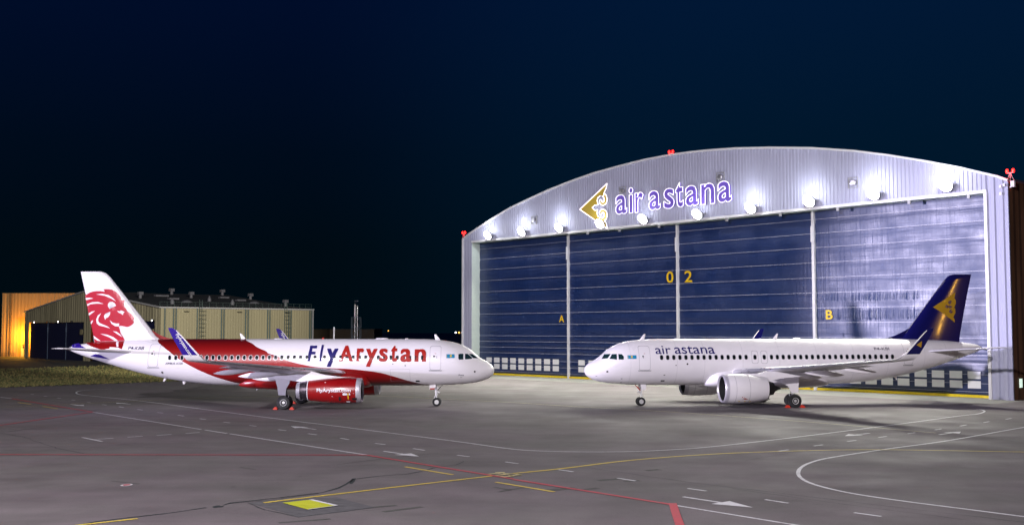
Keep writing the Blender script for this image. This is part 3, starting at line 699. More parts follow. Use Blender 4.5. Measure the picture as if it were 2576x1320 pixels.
    def wheel(par, x, y, r, w_, rr):
        wr = empty('wheel', (x, y, r), 0, par) if False else None
        mb = M()
        t = [(-w_/2, rr), (-w_/2, r*.72), (-w_*.46, r*.88), (-w_*.33, r*.965), (-w_*.12, r), (w_*.12, r), (w_*.33, r*.965), (w_*.46, r*.88), (w_/2, r*.72), (w_/2, rr)]
        mb.lathe(t, (x, y, r), ax=(0, 1, 0), n=36, mi=0)
        for sg in (-1, 1):
            h = [(sg*w_*.5, rr), (sg*w_*.52, rr*.93), (sg*w_*.44, rr*.86), (sg*w_*.30, rr*.80)]
            mb.lathe(h, (x, y, r), ax=(0, 1, 0), n=32, mi=1)
            mb.lathe([(sg*w_*.30, rr*.80), (sg*w_*.30, rr*.45)], (x, y, r), ax=(0, 1, 0), n=32, mi=2 if rr > .2 else 1)
            mb.lathe([(sg*w_*.30, rr*.45), (sg*w_*.42, rr*.40), (sg*w_*.44, rr*.0)], (x, y, r), ax=(0, 1, 0), n=20, mi=1)
        o = mb.build('wheel', [TYRE, HUB, DARKM], par, smooth=30); return o
    for y in (-.26, .26): wheel(ng, 0, y, .385, .22, .20)
    # main gear
    for sd in (-1, 1):
        mg = empty('main_gear', (-17.71, sd*3.795, 0), 0, root)
        mb = M(); mb.tube((0, 0, .55), (0, 0, 1.35), .09, n=14); mb.tube((0, 0, 1.25), (0, 0, 2.75), .15, n=14); mb.tube((0, -.6, .585), (0, .6, .585), .08, n=12)
        mb.bar((0, 0, 1.8), (.1, -sd*1.6, 2.4), .1); mb.bar((.14, 0, 1.5), (.32, 0, 1.1), .05); mb.bar((.32, 0, 1.1), (.05, 0, .7), .05)
        mb.build('strut', GREY, mg, smooth=True)
        mb = M()
        mb.prism([(-.85, sd*.30, 2.75), (.5, sd*.30, 2.75), (.42, sd*.30, 2.2), (.15, sd*.30, 1.75), (.1, sd*.30, 1.2), (-.5, sd*.30, 1.2), (-.6, sd*.30, 1.9)] if fa else
                 [(-.45, sd*.30, 2.7), (1.15, sd*.30, 2.45), (1.15, sd*.30, 2.15), (.55, sd*.30, 1.85), (.2, sd*.30, 1.25), (-.4, sd*.30, 1.25)], (0, sd*.03, 0)) if True else None
        mb.build('gear_door', WHITE, mg)
        for y in (-.465, .465): wheel(mg, 0, y, .585, .42, .29)
        mb = M(); mb.bar((-.1, .1, .7), (-.1, .1, 2.3), .03); mb.bar((.12, -.1, .7), (.14, -.1, 2.0), .025); mb.build('brake_line', DARKM, mg)
    return root
LEFT = Pose(-1.57, 97.52, -.0069, -1)
RIGHT = Pose(6.41, 97.54, pi + .1369, 1)
#REDPLANE
ra = build_airliner('airliner', 'white airliner with red sweep along its body and lion head on tail fin', LEFT, 'red')
wa = build_airliner('airliner', 'all-white airliner with navy tail fin and white engines near tall hangar doors', RIGHT, 'navy')
# chocks
def chock(loc, rz, label):
    mb = M(); o = empty('wheel_chock', loc, rz)
    mb.prism([(-.18, -.14, 0), (.2, -.14, 0), (.2, -.14, .05), (.05, -.14, .22), (-.02, -.14, .22), (-.18, -.14, .05)], (0, .10, 0))
    mb.prism([(-.18, .14, 0), (.2, .14, 0), (.2, .14, .05), (.05, .14, .22), (-.02, .14, .22), (-.18, .14, .05)], (0, .10, 0))
    b = mb.build('chock_block', CHOCK, o)
    mb = M(); mb.tube((0, -.1, .12), (0, .2, .12), .03); mb.tube((.1, -.1, .05), (.1, .2, .05), .03); mb.build('chock_bar', CHOCK, o)
    tag(o, label, 'wheel chock', 'red wheel chocks')
def loc_w(p, s_, y_):
    v = Matrix.Rotation(p.rz, 3, 'Z') @ Vector((-s_, y_, 0)); return (v.x + p.X, v.y + p.Y, .004)
chock(loc_w(LEFT, 17.71-.72, -4.26), LEFT.rz+pi, 'red chock in front of the lion-tailed airliner’s near main wheels'.replace('’', ''))
chock(loc_w(LEFT, 17.71+.72, -4.26), LEFT.rz, 'red chock behind near main wheels of the lion-tailed airliner, leftmost chock')
chock(loc_w(LEFT, 17.71+.72, 3.3), LEFT.rz, 'small red chock at far main wheel behind the red engine')
chock(loc_w(RIGHT, 17.71-.66, 4.3), RIGHT.rz+pi, 'red chock on nose side of the navy-tailed airliner wheels')
chock(loc_w(RIGHT, 17.71+.66, 4.3), RIGHT.rz, 'red chock on tail side of the navy-tailed airliner wheels')
#HANGAR
# ------------------------------------------------------------------ big hangar
DA, DB = Vector((-5.05, 169.6, 0)), Vector((47.3, 108.6, 0))
HX = (DB-DA).normalized(); HL = (DB-DA).length; HN = Vector((HX.y, -HX.x, 0))   # outward (towards camera)
if HN.y > 0: HN = -HN
hrz = math.atan2(HX.y, HX.x)
REC = 1.5
def FU(px, py, off=REC):
    """photo reading -> (u along the front, z) on the facade plane that stands off in front of the door plane"""
    d = ray(px, py); o = Vector((0, 0, CH)); P0 = DA + HN*off
    t = (P0-o).dot(HN)/d.dot(HN); p = o + d*t; return (p-P0).dot(HX), p.z
# local frame of hangar: x along front, y = inward (-HN), z up. rotation hrz maps x->HX, y -> ?
hang = empty('hangar', tuple(DA), hrz)
tag(hang, 'huge arched hangar with navy fabric doors numbered 02 and ribbed pale grey front', 'hangar')
YI = Matrix.Rotation(hrz, 3, 'Z') @ Vector((0, 1, 0)); sgn = 1 if YI.dot(HN) < 0 else -1   # inward = sgn * local y
def HP(u, off, z): return (u, -sgn*off, z)      # off: metres in front of the door plane
RIB = mat('ribbed_cladding', (.40, .41, .54), .6, .0, var=.06, vs=.5, stretch=(1, 1, .15))
TRIM = mat('white_trim', (.74, .74, .76), .4)
ROOFM = mat('roof_dark', (.06, .065, .07), .6, var=.2)
JAMB = mat('jamb_translucent', (.62, .72, .66), .5, var=.04)
SIDEM = mat('brown_side_cladding', (.09, .042, .02), .6, var=.2, vs=.8, stretch=(1, 1, .2))
ul, _ = FU(1165, 850); uli, _ = FU(1187, 850); uri, _ = FU(2497, 1000); ur, _ = FU(2552, 1005)
arch = []
q1 = [(152, 857), (215, 812), (300, 755), (380, 702), (540, 605), (700, 528), (870, 450), (1040, 383), (1240, 312), (1450, 253), (1670, 197), (1890, 155), (2070, 130), (2250, 113), (2450, 100)]
for x, y in q1: arch.append(FU((1300 + x*.3494)/1.1626, (400 + y*.3494)/1.1626))
for x, y in [(300, 94), (650, 98), (1000, 122), (1300, 160), (1600, 208), (1900, 265), (2200, 335), (2305, 366)]: arch.append(FU((2150 + x*.3485)/1.1626, (400 + y*.3485)/1.1626))
arch[0] = (ul, arch[0][1]); arch[-1] = (ur, arch[-1][1])
arch.sort()
def arch_z(u):
    if u <= arch[0][0]: return arch[0][1]
    for a, b in zip(arch, arch[1:]):
        if u <= b[0]: return a[1]+(b[1]-a[1])*(u-a[0])/(b[0]-a[0])
    return arch[-1][1]
hzs = [FU(*p)[1] for p in [(1260, 603), (1430, 590), (1708, 561), (2057, 527), (2480, 479)]]
HZ = sum(hzs)/len(hzs)
print('hangar', HL, ul, uli, uri, ur, 'header', hzs, 'arch', [(round(a), round(b, 1)) for a, b in arch])
def ribs(u0, u1, zb, zt, pitch, dep, name, m, par, off=REC):
    mb = M(); u = u0; row = []
    while u < u1-1e-6:
        for du, d in ((0, 0), (.38, 0), (.5, dep), (.88, dep)):
            uu = min(u1, u+du*pitch); row.append((uu, d))
        u += pitch
    row.append((u1, 0))
    vs = []
    for uu, d in row: vs += [HP(uu, off+d, zb(uu)), HP(uu, off+d, zt(uu))]
    mb.add(vs, [(2*i, 2*i+1, 2*i+3, 2*i+2) for i in range(len(row)-1)])
    return mb.build(name, m, par)
ribs(uli, uri, lambda u: HZ, arch_z, .45, .07, 'gable_cladding', RIB, hang)
ribs(ul, uli, lambda u: 0, arch_z, .40, .07, 'corner_cladding', RIB, hang)
ribs(uri, ur, lambda u: 0, arch_z, .85, .16, 'corner_cladding', RIB, hang)
mb = M()   # inner reveal faces of the recess and header soffit
mb.add([HP(uli, REC+.05, 0), HP(uli, -.2, 0), HP(uli, -.2, HZ), HP(uli, REC+.05, HZ)], [(0, 1, 2, 3)])
mb.add([HP(uri, REC+.05, 0), HP(uri, -.2, 0), HP(uri, -.2, HZ), HP(uri, REC+.05, HZ)], [(0, 1, 2, 3)])
mb.add([HP(uli, REC-.02, HZ), HP(uri, REC-.02, HZ), HP(uri, -.2, HZ), HP(uli, -.2, HZ)], [(0, 1, 2, 3)])
for k in range(13): mb.box(HP(uli+.02, REC*.5, .8+k*1.55), (.06, REC, .05))
mb.build('door_jamb', JAMB, hang)
mb = M()   # trims
mb.box(HP((uli+uri)/2, REC+.10, HZ+.13), (uri-uli, .16, .30))
for a, b in zip(arch, arch[1:]): mb.bar(HP(a[0], REC+.1, a[1]+.02), HP(b[0], REC+.1, b[1]+.02), .26, .22)
mb.box(HP(uri-.12, REC+.12, HZ/2), (.3, .2, HZ)); mb.box(HP(ul+.03, REC+.14, arch[0][1]/2), (.25, .2, arch[0][1]))
mb.build('facade_trim', TRIM, hang)
for pxx in (1480, 1560, 1660, 1830, 1965, 2110, 2290, 2440):
    mb = M(); u = FU(pxx, 530)[0]; mb.box(HP(u, REC+.16, HZ-.22), (.28, .22, .4)); mb.build('header_bracket', GREY, hang)
# roof + sides
mb = M(); DEP = 70
vs = []
for u, z in arch: vs += [HP(u, REC-.02, z-.03), HP(u, REC-DEP, z-.03)]
mb.add(vs, [(2*i, 2*i+1, 2*i+3, 2*i+2) for i in range(len(arch)-1)]); mb.build('roof', ROOFM, hang, smooth=40)
mb = M(); n = 60
row = []
for k in range(n*2+1):
    row.append((REC-.05-DEP*k/(n*2), .12 if k % 2 else 0))
vs = []
for o_, d in row: vs += [HP(ur+.02+d*.5, o_, 0), HP(ur+.02+d*.5, o_, arch[-1][1]-.05)]
mb.add(vs, [(2*i, 2*i+1, 2*i+3, 2*i+2) for i in range(len(row)-1)])
mb.add([HP(ul-.02, REC-.05, 0), HP(ul-.02, REC-DEP, 0), HP(ul-.02, REC-DEP, arch[0][1]-.05), HP(ul-.02, REC-.05, arch[0][1]-.05)], [(0, 1, 2, 3)])
mb.build('side_wall', SIDEM, hang)
# fabric doors
def door_mat():
    m = mat('navy_door_fabric', (.005, .022, .105), .44, var=.08, vs=.35, spec=1.); nt = m.node_tree; P = nt.nodes['Principled BSDF']
    t = node(nt, 'ShaderNodeTexCoord'); mp = node(nt, 'ShaderNodeMapping'); mp.inputs['Scale'].default_value = (3.2, 1, .16); nt.links.new(t.outputs['Object'], mp.inputs[0])
    n1 = node(nt, 'ShaderNodeTexNoise'); n1.inputs['Scale'].default_value = 1.; n1.inputs['Detail'].default_value = 4; nt.links.new(mp.outputs[0], n1.inputs[0])
    m2 = node(nt, 'ShaderNodeMapping'); m2.inputs['Scale'].default_value = (.12, 1, 1.6); nt.links.new(t.outputs['Object'], m2.inputs[0])
    n2 = node(nt, 'ShaderNodeTexNoise'); n2.inputs['Scale'].default_value = 1.3; n2.inputs['Detail'].default_value = 5; nt.links.new(m2.outputs[0], n2.inputs[0])
    # pleats: strong in the bands that have sagged (right panel)
    m3 = node(nt, 'ShaderNodeMapping'); m3.inputs['Scale'].default_value = (3.4, 1, .10); nt.links.new(t.outputs['Object'], m3.inputs[0])
    wv = node(nt, 'ShaderNodeTexNoise'); wv.inputs['Scale'].default_value = 1.; wv.inputs['Detail'].default_value = 2; nt.links.new(m3.outputs[0], wv.inputs[0])
    sp_ = node(nt, 'ShaderNodeSeparateXYZ'); nt.links.new(t.outputs['Object'], sp_.inputs[0])
    def band(lo, hi, ax=2):
        a = node(nt, 'ShaderNodeMapRange'); a.interpolation_type = 'SMOOTHSTEP'; a.inputs[1].default_value = lo; a.inputs[2].default_value = lo+.35; nt.links.new(sp_.outputs[ax], a.inputs[0])
        b = node(nt, 'ShaderNodeMapRange'); b.interpolation_type = 'SMOOTHSTEP'; b.inputs[1].default_value = hi-.9; b.inputs[2].default_value = hi; b.inputs[3].default_value = 1; b.inputs[4].default_value = 0; nt.links.new(sp_.outputs[ax], b.inputs[0])
        c = node(nt, 'ShaderNodeMath', operation='MULTIPLY'); nt.links.new(a.outputs[0], c.inputs[0]); nt.links.new(b.outputs[0], c.inputs[1]); return c.outputs[0]
    b1 = band(7.75, 9.3); b2 = band(9.8, 11.0); ux = band(HL*.75, HL*.75+13, 0)
    ad = node(nt, 'ShaderNodeMath', operation='ADD'); nt.links.new(b1, ad.inputs[0]); nt.links.new(b2, ad.inputs[1])
    ml = node(nt, 'ShaderNodeMath', operation='MULTIPLY'); nt.links.new(ad.outputs[0], ml.inputs[0]); nt.links.new(ux, ml.inputs[1])
    wc = node(nt, 'ShaderNodeMath', operation='SUBTRACT'); nt.links.new(wv.outputs[0], wc.inputs[0]); wc.inputs[1].default_value = .5
    pw = node(nt, 'ShaderNodeMath', operation='MULTIPLY'); nt.links.new(ml.outputs[0], pw.inputs[0]); nt.links.new(wc.outputs[0], pw.inputs[1])
    p2 = node(nt, 'ShaderNodeMath', operation='MULTIPLY'); nt.links.new(pw.outputs[0], p2.inputs[0]); p2.inputs[1].default_value = 7.
    s1 = node(nt, 'ShaderNodeMath', operation='ADD'); nt.links.new(n1.outputs[0], s1.inputs[0]); nt.links.new(n2.outputs[0], s1.inputs[1])
    s2 = node(nt, 'ShaderNodeMath', operation='ADD'); nt.links.new(s1.outputs[0], s2.inputs[0]); nt.links.new(p2.outputs[0], s2.inputs[1])
    b = node(nt, 'ShaderNodeBump'); b.inputs['Strength'].default_value = .42; b.inputs['Distance'].default_value = .10; nt.links.new(s2.outputs[0], b.inputs['Height']); nt.links.new(b.outputs[0], P.inputs['Normal'])
    return m
DOORM = door_mat()
SEAM = mat('seam_white', (.6, .6, .7), .4); POST = mat('mullion_white', (.72, .72, .75), .4)
WINP = mat('translucent_pane', (.80, .80, .82), .35, coat=.2); YELP = mat('yellow_paint', (.80, .60, .015), .55, var=.1)
lines = [.58, 1.41, 2.3, 3.35, 4.2, 5.04, 5.9, 7.56, 9.2, 10.9, 12.6, 14.3, 16., 17.6, 19.2]
DW = HL/4
wins_on = {0: [FU(((1300 + x*.3787)/1.1626), 920, 0)[0] for x in (347, 407, 469, 532, 596, 661, 727, 795, 863)], 1: [FU((1300 + 1062*.3787)/1.1626, 920, 0)[0] + k*2.0 for k in range(9)],
           2: [DW*2 + 2.7 + k*2.0 for k in range(9)], 3: [FU(zD(x, 900)[0], 930, 0)[0] for x in (1635, 1482, 1332, 1186, 1042)]}
d3 = wins_on[3][-1]; gap = wins_on[3][0]-wins_on[3][1]
wins_on[3] += [d3 - gap*(k+1) for k in range(4)]
for k in range(4):
    u0, u1 = DW*k+.10, DW*(k+1)-.10
    mb = M(); nz = len(lines)+1; zs = [.28] + lines + [HZ+.3]
    # fabric bulges slightly between the seams
    nu = 24; rows = []
    for a, b in zip(zs, zs[1:]):
        for t in (0, .25, .5, .75): rows.append((a+(b-a)*t, .07*sin(pi*t)))
    rows.append((zs[-1], 0)); 
    vs = [HP(u0+(u1-u0)*i/nu, -.05+d, z) for z, d in rows for i in range(nu+1)]
    mb.add(vs, [(r*(nu+1)+i, r*(nu+1)+i+1, (r+1)*(nu+1)+i+1, (r+1)*(nu+1)+i) for r in range(len(rows)-1) for i in range(nu)])
    p = mb.build('door_panel', DOORM, hang, smooth=50)
    mb = M()
    for z in lines: mb.box(HP((u0+u1)/2, .03, z), (u1-u0, .04, .030))
    mb.build('door_seam', SEAM, p)
    for u in wins_on[k]:
        if not (u0+.3 < u < u1-.3): continue
        mb = M(); w_ = .62 if k < 3 else .66
        for z0, z1 in ((.92, 1.66), (1.86, 2.60)): 
            mb.prism([HP(u-w_, .055, z0), HP(u+w_, .055, z0), HP(u+w_, .055, z1), HP(u-w_, .055, z1)], HP(0, .05, 0))
        mb.build('window_pane', WINP, p)
    mb = M(); mb.box(HP((u0+u1)/2, .06, .14), (u1-u0+.18, .22, .26)); mb.build('bottom_beam', YELP, p)
for k in range(1, 4):
    mb = M(); mb.box(HP(DW*k, .12, HZ/2), (.28 if k < 3 else .34, .35, HZ)); mb.box(HP(DW*k, .30, HZ-2.6), (.4, .2, 1.8)); mb.build('mullion', POST, hang)
# yellow stripe on the ground along the doors
# door numbers
def fac_text(name, txt, A, B, m, par, off, ext=.02, bold=0., sh=0.):
    a = FU(*A, off); b = FU(*B, off); vs, fs = text2d(txt, (a[0], a[1], b[0], b[1]), bold, sh); mb = M()
    mb.add([HP(u, off, z) for u, z in vs], fs); return mb.build(name, m, par)
DIG = mat('door_number_yellow', (.80, .52, .01), .5)
fac_text('door_number', '0', (1676.5, 711.5), (1694, 682), DIG, hang, .10, bold=.015)
fac_text('door_number', '2', (1722, 710), (1741, 680), DIG, hang, .10, bold=.015)
fac_text('door_letter', 'A', (1406.5, 810), (1419, 792), DIG, hang, .10, bold=.02)
fac_text('door_letter', 'B', (2096.5-.5, 803), (2093-.5+1, 779.5), DIG, hang, .10) if False else None
a_, b_ = zD(388, 440), zD(445, 362); fac_text('door_letter', 'B', a_, b_, DIG, hang, .10, bold=.02)
# small round vents
def vent(px, py):
    u, z = FU(px, py); mb = M()
    for a in (-.55, .55): mb.box(HP(u+a, REC+.12, z), (.07, .12, 1.15)); mb.box(HP(u, REC+.12, z+a), (1.15, .12, .07))
    mb.lathe([(0, .38), (.25, .36), (.3, .26), (.3, 0)], HP(u, REC+.07, z), ax=HP(0, 1, 0), n=20, mi=1); mb.build('wall_vent', [GREY, METAL], hang)
for p in ((1814, 446), (2148, 460), (1568, 481), (1345, 554)): vent(*p)
# flood lights
LAMP = mat('lamp_face', (1, 1, 1), .3, emis=(1, .98, 1.0), es=60.)
FP = [(1226, 592), (1311, 583), (1405, 573), (1508, 563), (1616, 551), (1753, 539), (1887, 523), (2034, 506), (2196, 488), (2378, 466)]
HPW = 18500
def flood(i, px, py):
    u, z = FU(px, py, REC+.9); w = DA + HX*u + HN*(REC+.9); names = ['first', 'second', 'third', 'fourth', 'fifth', 'sixth', 'seventh', 'eighth', 'ninth', 'tenth']
    o = empty('flood_light', (w.x, w.y, z), hrz + (0 if sgn == 1 else pi))
    tag(o, f'lit white flood light over hangar doors, {names[i]} from the left', 'flood light', 'flood lights along the hangar front')
    # local -y is outward
    T = radians(32); R = Matrix.Rotation(T, 3, 'X')   # tilt down
    mb = M(); mb.lathe([(0, .66), (.02, .74), (-.15, .72), (-.45, .40), (-.5, 0)], (0, 0, 0), ax=R @ Vector((0, -1, 0)), n=28); mb.build('housing', GREY, o, smooth=50)
    mb = M(); mb.lathe([(.015, .66), (.14, .52), (.22, .28), (.24, 0)], (0, 0, 0), ax=R @ Vector((0, -1, 0)), n=28); mb.build('lens', LAMP, o, smooth=60)
    mb = M(); mb.bar((-.8, 0, 0), (-.8, .85, .1), .06); mb.bar((.8, 0, 0), (.8, .85, .1), .06); mb.bar((-.8, .8, .1), (.8, .8, .1), .06); mb.tube((-.82, 0, 0), (-.72, 0, 0), .06); mb.tube((.72, 0, 0), (.82, 0, 0), .06); mb.build('bracket', GREY, o)
    p = Vector((w.x, w.y, z)) + HN*.35 - Vector((0, 0, .15)); tgt = p + HN*1.0 + Vector((0, 0, -1.5))
    spot('flood_beam', p, tgt, HPW, (1, .98, .86), 120, 1., .35)
    # spill of the lamp onto the wall behind it
    l = bpy.data.lights.new('flood_spill', 'POINT'); l.energy = 190 if i in (3, 4, 5) else 430; l.color = (.92, .95, 1); l.shadow_soft_size = .25; lo_ = bpy.data.objects.new('flood_spill', l); COL.objects.link(lo_); lo_.location = p + HN*.75 + Vector((0, 0, 1.15))
for i, p in enumerate(FP): flood(i, *p)
# obstruction lights
RL = mat('red_lamp', (1, .1, .05), .3, emis=(1, .006, .006), es=7.); 
def obst(px, py, label, dz=1.0, wide=.6):
    u, z = FU(px, py, REC-.4); w = DA + HX*u + HN*(REC-.4); o = empty('obstruction_light', (w.x, w.y, z), hrz); tag(o, label, 'warning light', 'red warning lights on the hangar roof')
    for a in (-wide/2, wide/2):
        mb = M(); mb.lathe([(-.18, .11), (.03, .14), (.14, .12), (.2, .05), (.21, 0)], (a, 0, 0), ax=(0, 0, 1), n=16); mb.build('lamp', RL, o, smooth=60)
    mb = M(); mb.bar((-wide/2, 0, -.2), (wide/2, 0, -.2), .07); mb.bar((0, 0, -.2), (0, 0, -dz), .06); mb.bar((-.05, 0, -.25), (-.5, 0, -dz), .04); mb.bar((.05, 0, -.25), (.5, 0, -dz), .04); mb.build('bracket', GREY, o)
    l = bpy.data.lights.new('red_glow', 'POINT'); l.energy = 260; l.color = (1, .02, .01); l.shadow_soft_size = .3; g = bpy.data.objects.new('red_glow', l); COL.objects.link(g); g.location = (w.x+HN.x*.5, w.y+HN.y*.5, z+.3)
obst(1167, 585, 'red double warning light on the left corner of the big hangar')
obst(1688, 382, 'red double warning light on the curved roof edge above the sign', .9)
obst(2541, 430, 'red double warning light on the right corner of the big hangar', 1.3)
# right corner fittings and wall light
mb = M(); u, z = FU(2549, 462); mb.box(HP(ur+.35, REC-.2, z), (.35, .3, .6)); mb.bar(HP(ur+.1, REC-.1, z-.3), HP(ur+.5, REC-.1, z-.2), .1); mb.build('corner_camera', TRIM, hang)
for px, py in ((2529, 466), (2520, 470), (2521, 488)):
    mb = M(); u, z = FU(px, py); mb.box(HP(u, REC+.25, z), (.2, .2, .28)); mb.build('junction_box', TRIM, hang)
d = ray(2567.5, 963); # on the side wall plane
P0 = DA + HX*(ur+.1) + HN*REC; t = (P0 - Vector((0, 0, CH))).dot(HX)/d.dot(HX); wp = Vector((0, 0, CH)) + d*t
off_ = REC + (wp-P0).dot(HN)
mb = M(); mb.box(HP(ur+.14, off_, wp.z), (.06, .5, .85)); mb.build('side_window', mat('lit_pane', (.8, .9, .8), .4, emis=(.75, 1, .85), es=.8), hang)
# illuminated sign
sg = empty('illuminated_sign', tuple(DA), hrz); tag(sg, 'illuminated name sign with gold triangular emblem and violet letters on hangar front', 'sign')
VIO = mat('sign_violet', (.16, .10, .50), .4, emis=(.20, .12, .62), es=.18)
NEON = mat('sign_outline', (1, 1, 1), .4, emis=(1, .93, 1), es=1.1)
SGOLD = mat('sign_gold', (.50, .36, .05), .4, emis=(.5, .34, .05), es=.05)
def sF(x, y): return ((1660 + x/4.954)/1.1626, (500 + y/4.954)/1.1626)
SO = REC+.35
LET = [('a', 700, 632, 862, 345), ('i', 893, 612, 950, 242), ('r', 980, 604, 1100, 310), ('a', 1180, 572, 1348, 285), ('s', 1398, 552, 1547, 252), ('t', 1565, 530, 1680, 165), ('a', 1712, 515, 1900, 210), ('n', 1935, 490, 2135, 180), ('a', 2180, 462, 2380, 145)]
def outline_loops(vs, fs):
    from collections import Counter, defaultdict
    ed = Counter(); dirn = {}
    for f in fs:
        for a, b in zip(f, f[1:]+f[:1]): k = (min(a, b), max(a, b)); ed[k] += 1
    nb = defaultdict(list)
    for (a, b), c in ed.items():
        if c == 1: nb[a].append(b); nb[b].append(a)
    seen = set(); loops = []
    for s0 in list(nb):
        if s0 in seen: continue
        lp = [s0]; seen.add(s0); cur = s0
        while True:
            nx = [q for q in nb[cur] if q not in seen]
            if not nx: break
            cur = nx[0]; seen.add(cur); lp.append(cur)
        if len(lp) > 2: loops.append([vs[i] for i in lp])
    return loops
def merge2d(vs, fs):
    mp = {}; idx = []; out = []
    for v in vs:
        k = (round(v[0], 4), round(v[1], 4))
        if k not in mp: mp[k] = len(out); out.append(v)
        idx.append(mp[k])
    return out, [tuple(idx[i] for i in f) for f in fs if len(set(idx[i] for i in f)) > 2]
def tube_path(mb, pts, r, closed=True, n=6):
    m = len(pts)
    for i in range(m if closed else m-1):
        a, b = pts[i], pts[(i+1) % m]
        if (Vector(a)-Vector(b)).length > 1e-4: mb.tube(a, b, r, n=n)
for ch, x0, yb, x1, yt in LET:
    # letters keep their natural upright frame: base height from the left-bottom reading
    ua, za = FU(*sF(x0, yb), SO); ub, _ = FU(*sF(x1, yb), SO); um = FU(*sF((x0+x1)/2, yt), SO)
    vs, fs = text2d(ch, (ua, za, ub, um[1]), .022); vs, fs = merge2d(vs, fs)
    mb = M(); mb.add([HP(u, SO, z) for u, z in vs], fs)
    lps = outline_loops(vs, fs)
    for lp in lps:
        n_ = len(lp); mb.add([HP(u, SO, z) for u, z in lp] + [HP(u, SO-.25, z) for u, z in lp], [(k, (k+1) % n_, n_+(k+1) % n_, n_+k) for k in range(n_)])
    o = mb.build('sign_letter', VIO, sg)
    mb = M()
    for lp in lps: tube_path(mb, [HP(u, SO+.03, z) for u, z in lp], .045)
    mb.build('neon_outline', NEON, o)
em = [(575, 180), (562, 250), (532, 318), (525, 362), (480, 360), (442, 385), (430, 430), (448, 490), (400, 495), (358, 530), (400, 570), (440, 560), (428, 610), (445, 660), (490, 680), (535, 705), (565, 760), (577, 835), (490, 775), (400, 712), (290, 635), (180, 558), (310, 432), (440, 310)]
E2 = [FU(*sF(*p), SO) for p in em]; vs, fs = fill2d(E2); mb = M(); mb.add([HP(u, SO, z) for u, z in vs], fs)
def scroll(pts):
    p = smooth_poly([FU(*sF(*q), SO) for q in pts], 4, False); return p
sc1 = [(532, 318), (560, 350), (577, 412), (562, 468), (520, 496), (478, 478), (465, 440), (478, 415), (498, 425), (502, 450), (522, 452), (535, 425), (528, 385), (500, 362)]
sc2 = [(x, 1052-y) for x, y in sc1]
def band(pts, w):
    p = scroll(pts); a = []; b = []
    for i in range(len(p)):
        q0, q1 = p[max(0, i-1)], p[min(len(p)-1, i+1)]; d = Vector((q1[0]-q0[0], q1[1]-q0[1])); 
        if d.length < 1e-6: continue
        d.normalize(); a.append((p[i][0]-d.y*w, p[i][1]+d.x*w)); b.append((p[i][0]+d.y*w, p[i][1]-d.x*w))
    return a, b
mid1 = [(520, 335), (548, 372), (556, 415), (545, 455), (515, 474), (488, 462), (478, 440)]
for md in (mid1, [(x, 1052-y) for x, y in mid1]):
    a, b = band(md, .30); n_ = len(a); mb.add([HP(u, SO+.01, z) for u, z in a+b], [(k, k+1, n_+k+1, n_+k) for k in range(n_-1)])
o = mb.build('sign_emblem', SGOLD, sg)
mb = M(); tube_path(mb, [HP(u, SO+.04, z) for u, z in E2[:4]], .06, False); tube_path(mb, [HP(u, SO+.04, z) for u, z in E2[4:15]], .06, False); tube_path(mb, [HP(u, SO+.04, z) for u, z in E2[15:]+E2[:1]], .06, False)
for s_ in (sc1, sc2): tube_path(mb, [HP(u, SO+.05, z) for u, z in scroll(s_)], .06, False)
mb.build('neon_outline', NEON, o)
#GROUND
# ------------------------------------------------------------------ ground
def ground_mat():
    m = mat('apron_asphalt', (.1, .1, .1), .82); nt = m.node_tree; P = nt.nodes['Principled BSDF']
    t = node(nt, 'ShaderNodeTexCoord')
    def noise(sc, det=6, mpz=None, rough=.6, rot=0):
        mp = node(nt, 'ShaderNodeMapping'); mp.inputs['Scale'].default_value = mpz or (1, 1, 1); mp.inputs['Rotation'].default_value = (0, 0, rot); nt.links.new(t.outputs['Object'], mp.inputs[0])
        n = node(nt, 'ShaderNodeTexNoise'); n.inputs['Scale'].default_value = sc; n.inputs['Detail'].default_value = det; n.inputs['Roughness'].default_value = rough; nt.links.new(mp.outputs[0], n.inputs[0]); return n.outputs[0]
    def mr(x, a, b, c, d):
        r = node(nt, 'ShaderNodeMapRange'); nt.links.new(x, r.inputs[0])
        for i, v in enumerate((a, b, c, d)): r.inputs[i+1].default_value = v
        return r.outputs[0]
    def mul(a, b):
        q = node(nt, 'ShaderNodeMath', operation='MULTIPLY'); nt.links.new(a, q.inputs[0]); nt.links.new(b, q.inputs[1]); return q.outputs[0]
    big = mr(noise(.045, 5), .3, .7, .92, 1.08)
    mid = mr(noise(.35, 7), .3, .7, .84, 1.16)
    fine = mr(noise(11, 6, rough=.8), .25, .75, .78, 1.22)
    st1 = mr(noise(.22, 4, (.10, 1.6, 1), rot=.18), .45, .72, 1.0, .86)
    st2 = mr(noise(.3, 4, (.08, 1.5, 1), rot=-.30), .52, .75, 1.0, .84)
    oil = mr(noise(.55, 3, (1, .55, 1)), .68, .78, 1.0, .62)
    v = mul(mul(mul(big, mid), mul(fine, st1)), mul(st2, oil))
    hue = node(nt, 'ShaderNodeMix', data_type='RGBA'); nt.links.new(mr(noise(.12, 3), .35, .65, 0, 1), hue.inputs[0])
    hue.inputs[6].default_value = (.142, .120, .128, 1); hue.inputs[7].default_value = (.127, .118, .114, 1)
    vm = node(nt, 'ShaderNodeVectorMath', operation='SCALE'); nt.links.new(hue.outputs[2], vm.inputs[0]); nt.links.new(v, vm.inputs['Scale']); nt.links.new(vm.outputs[0], P.inputs['Base Color'])
    nt.links.new(mr(noise(.2, 4), .3, .7, .62, .9), P.inputs['Roughness'])
    b = node(nt, 'ShaderNodeBump'); b.inputs['Strength'].default_value = .35; b.inputs['Distance'].default_value = .02; nt.links.new(noise(22, 4), b.inputs['Height']); nt.links.new(b.outputs[0], P.inputs['Normal'])
    return m
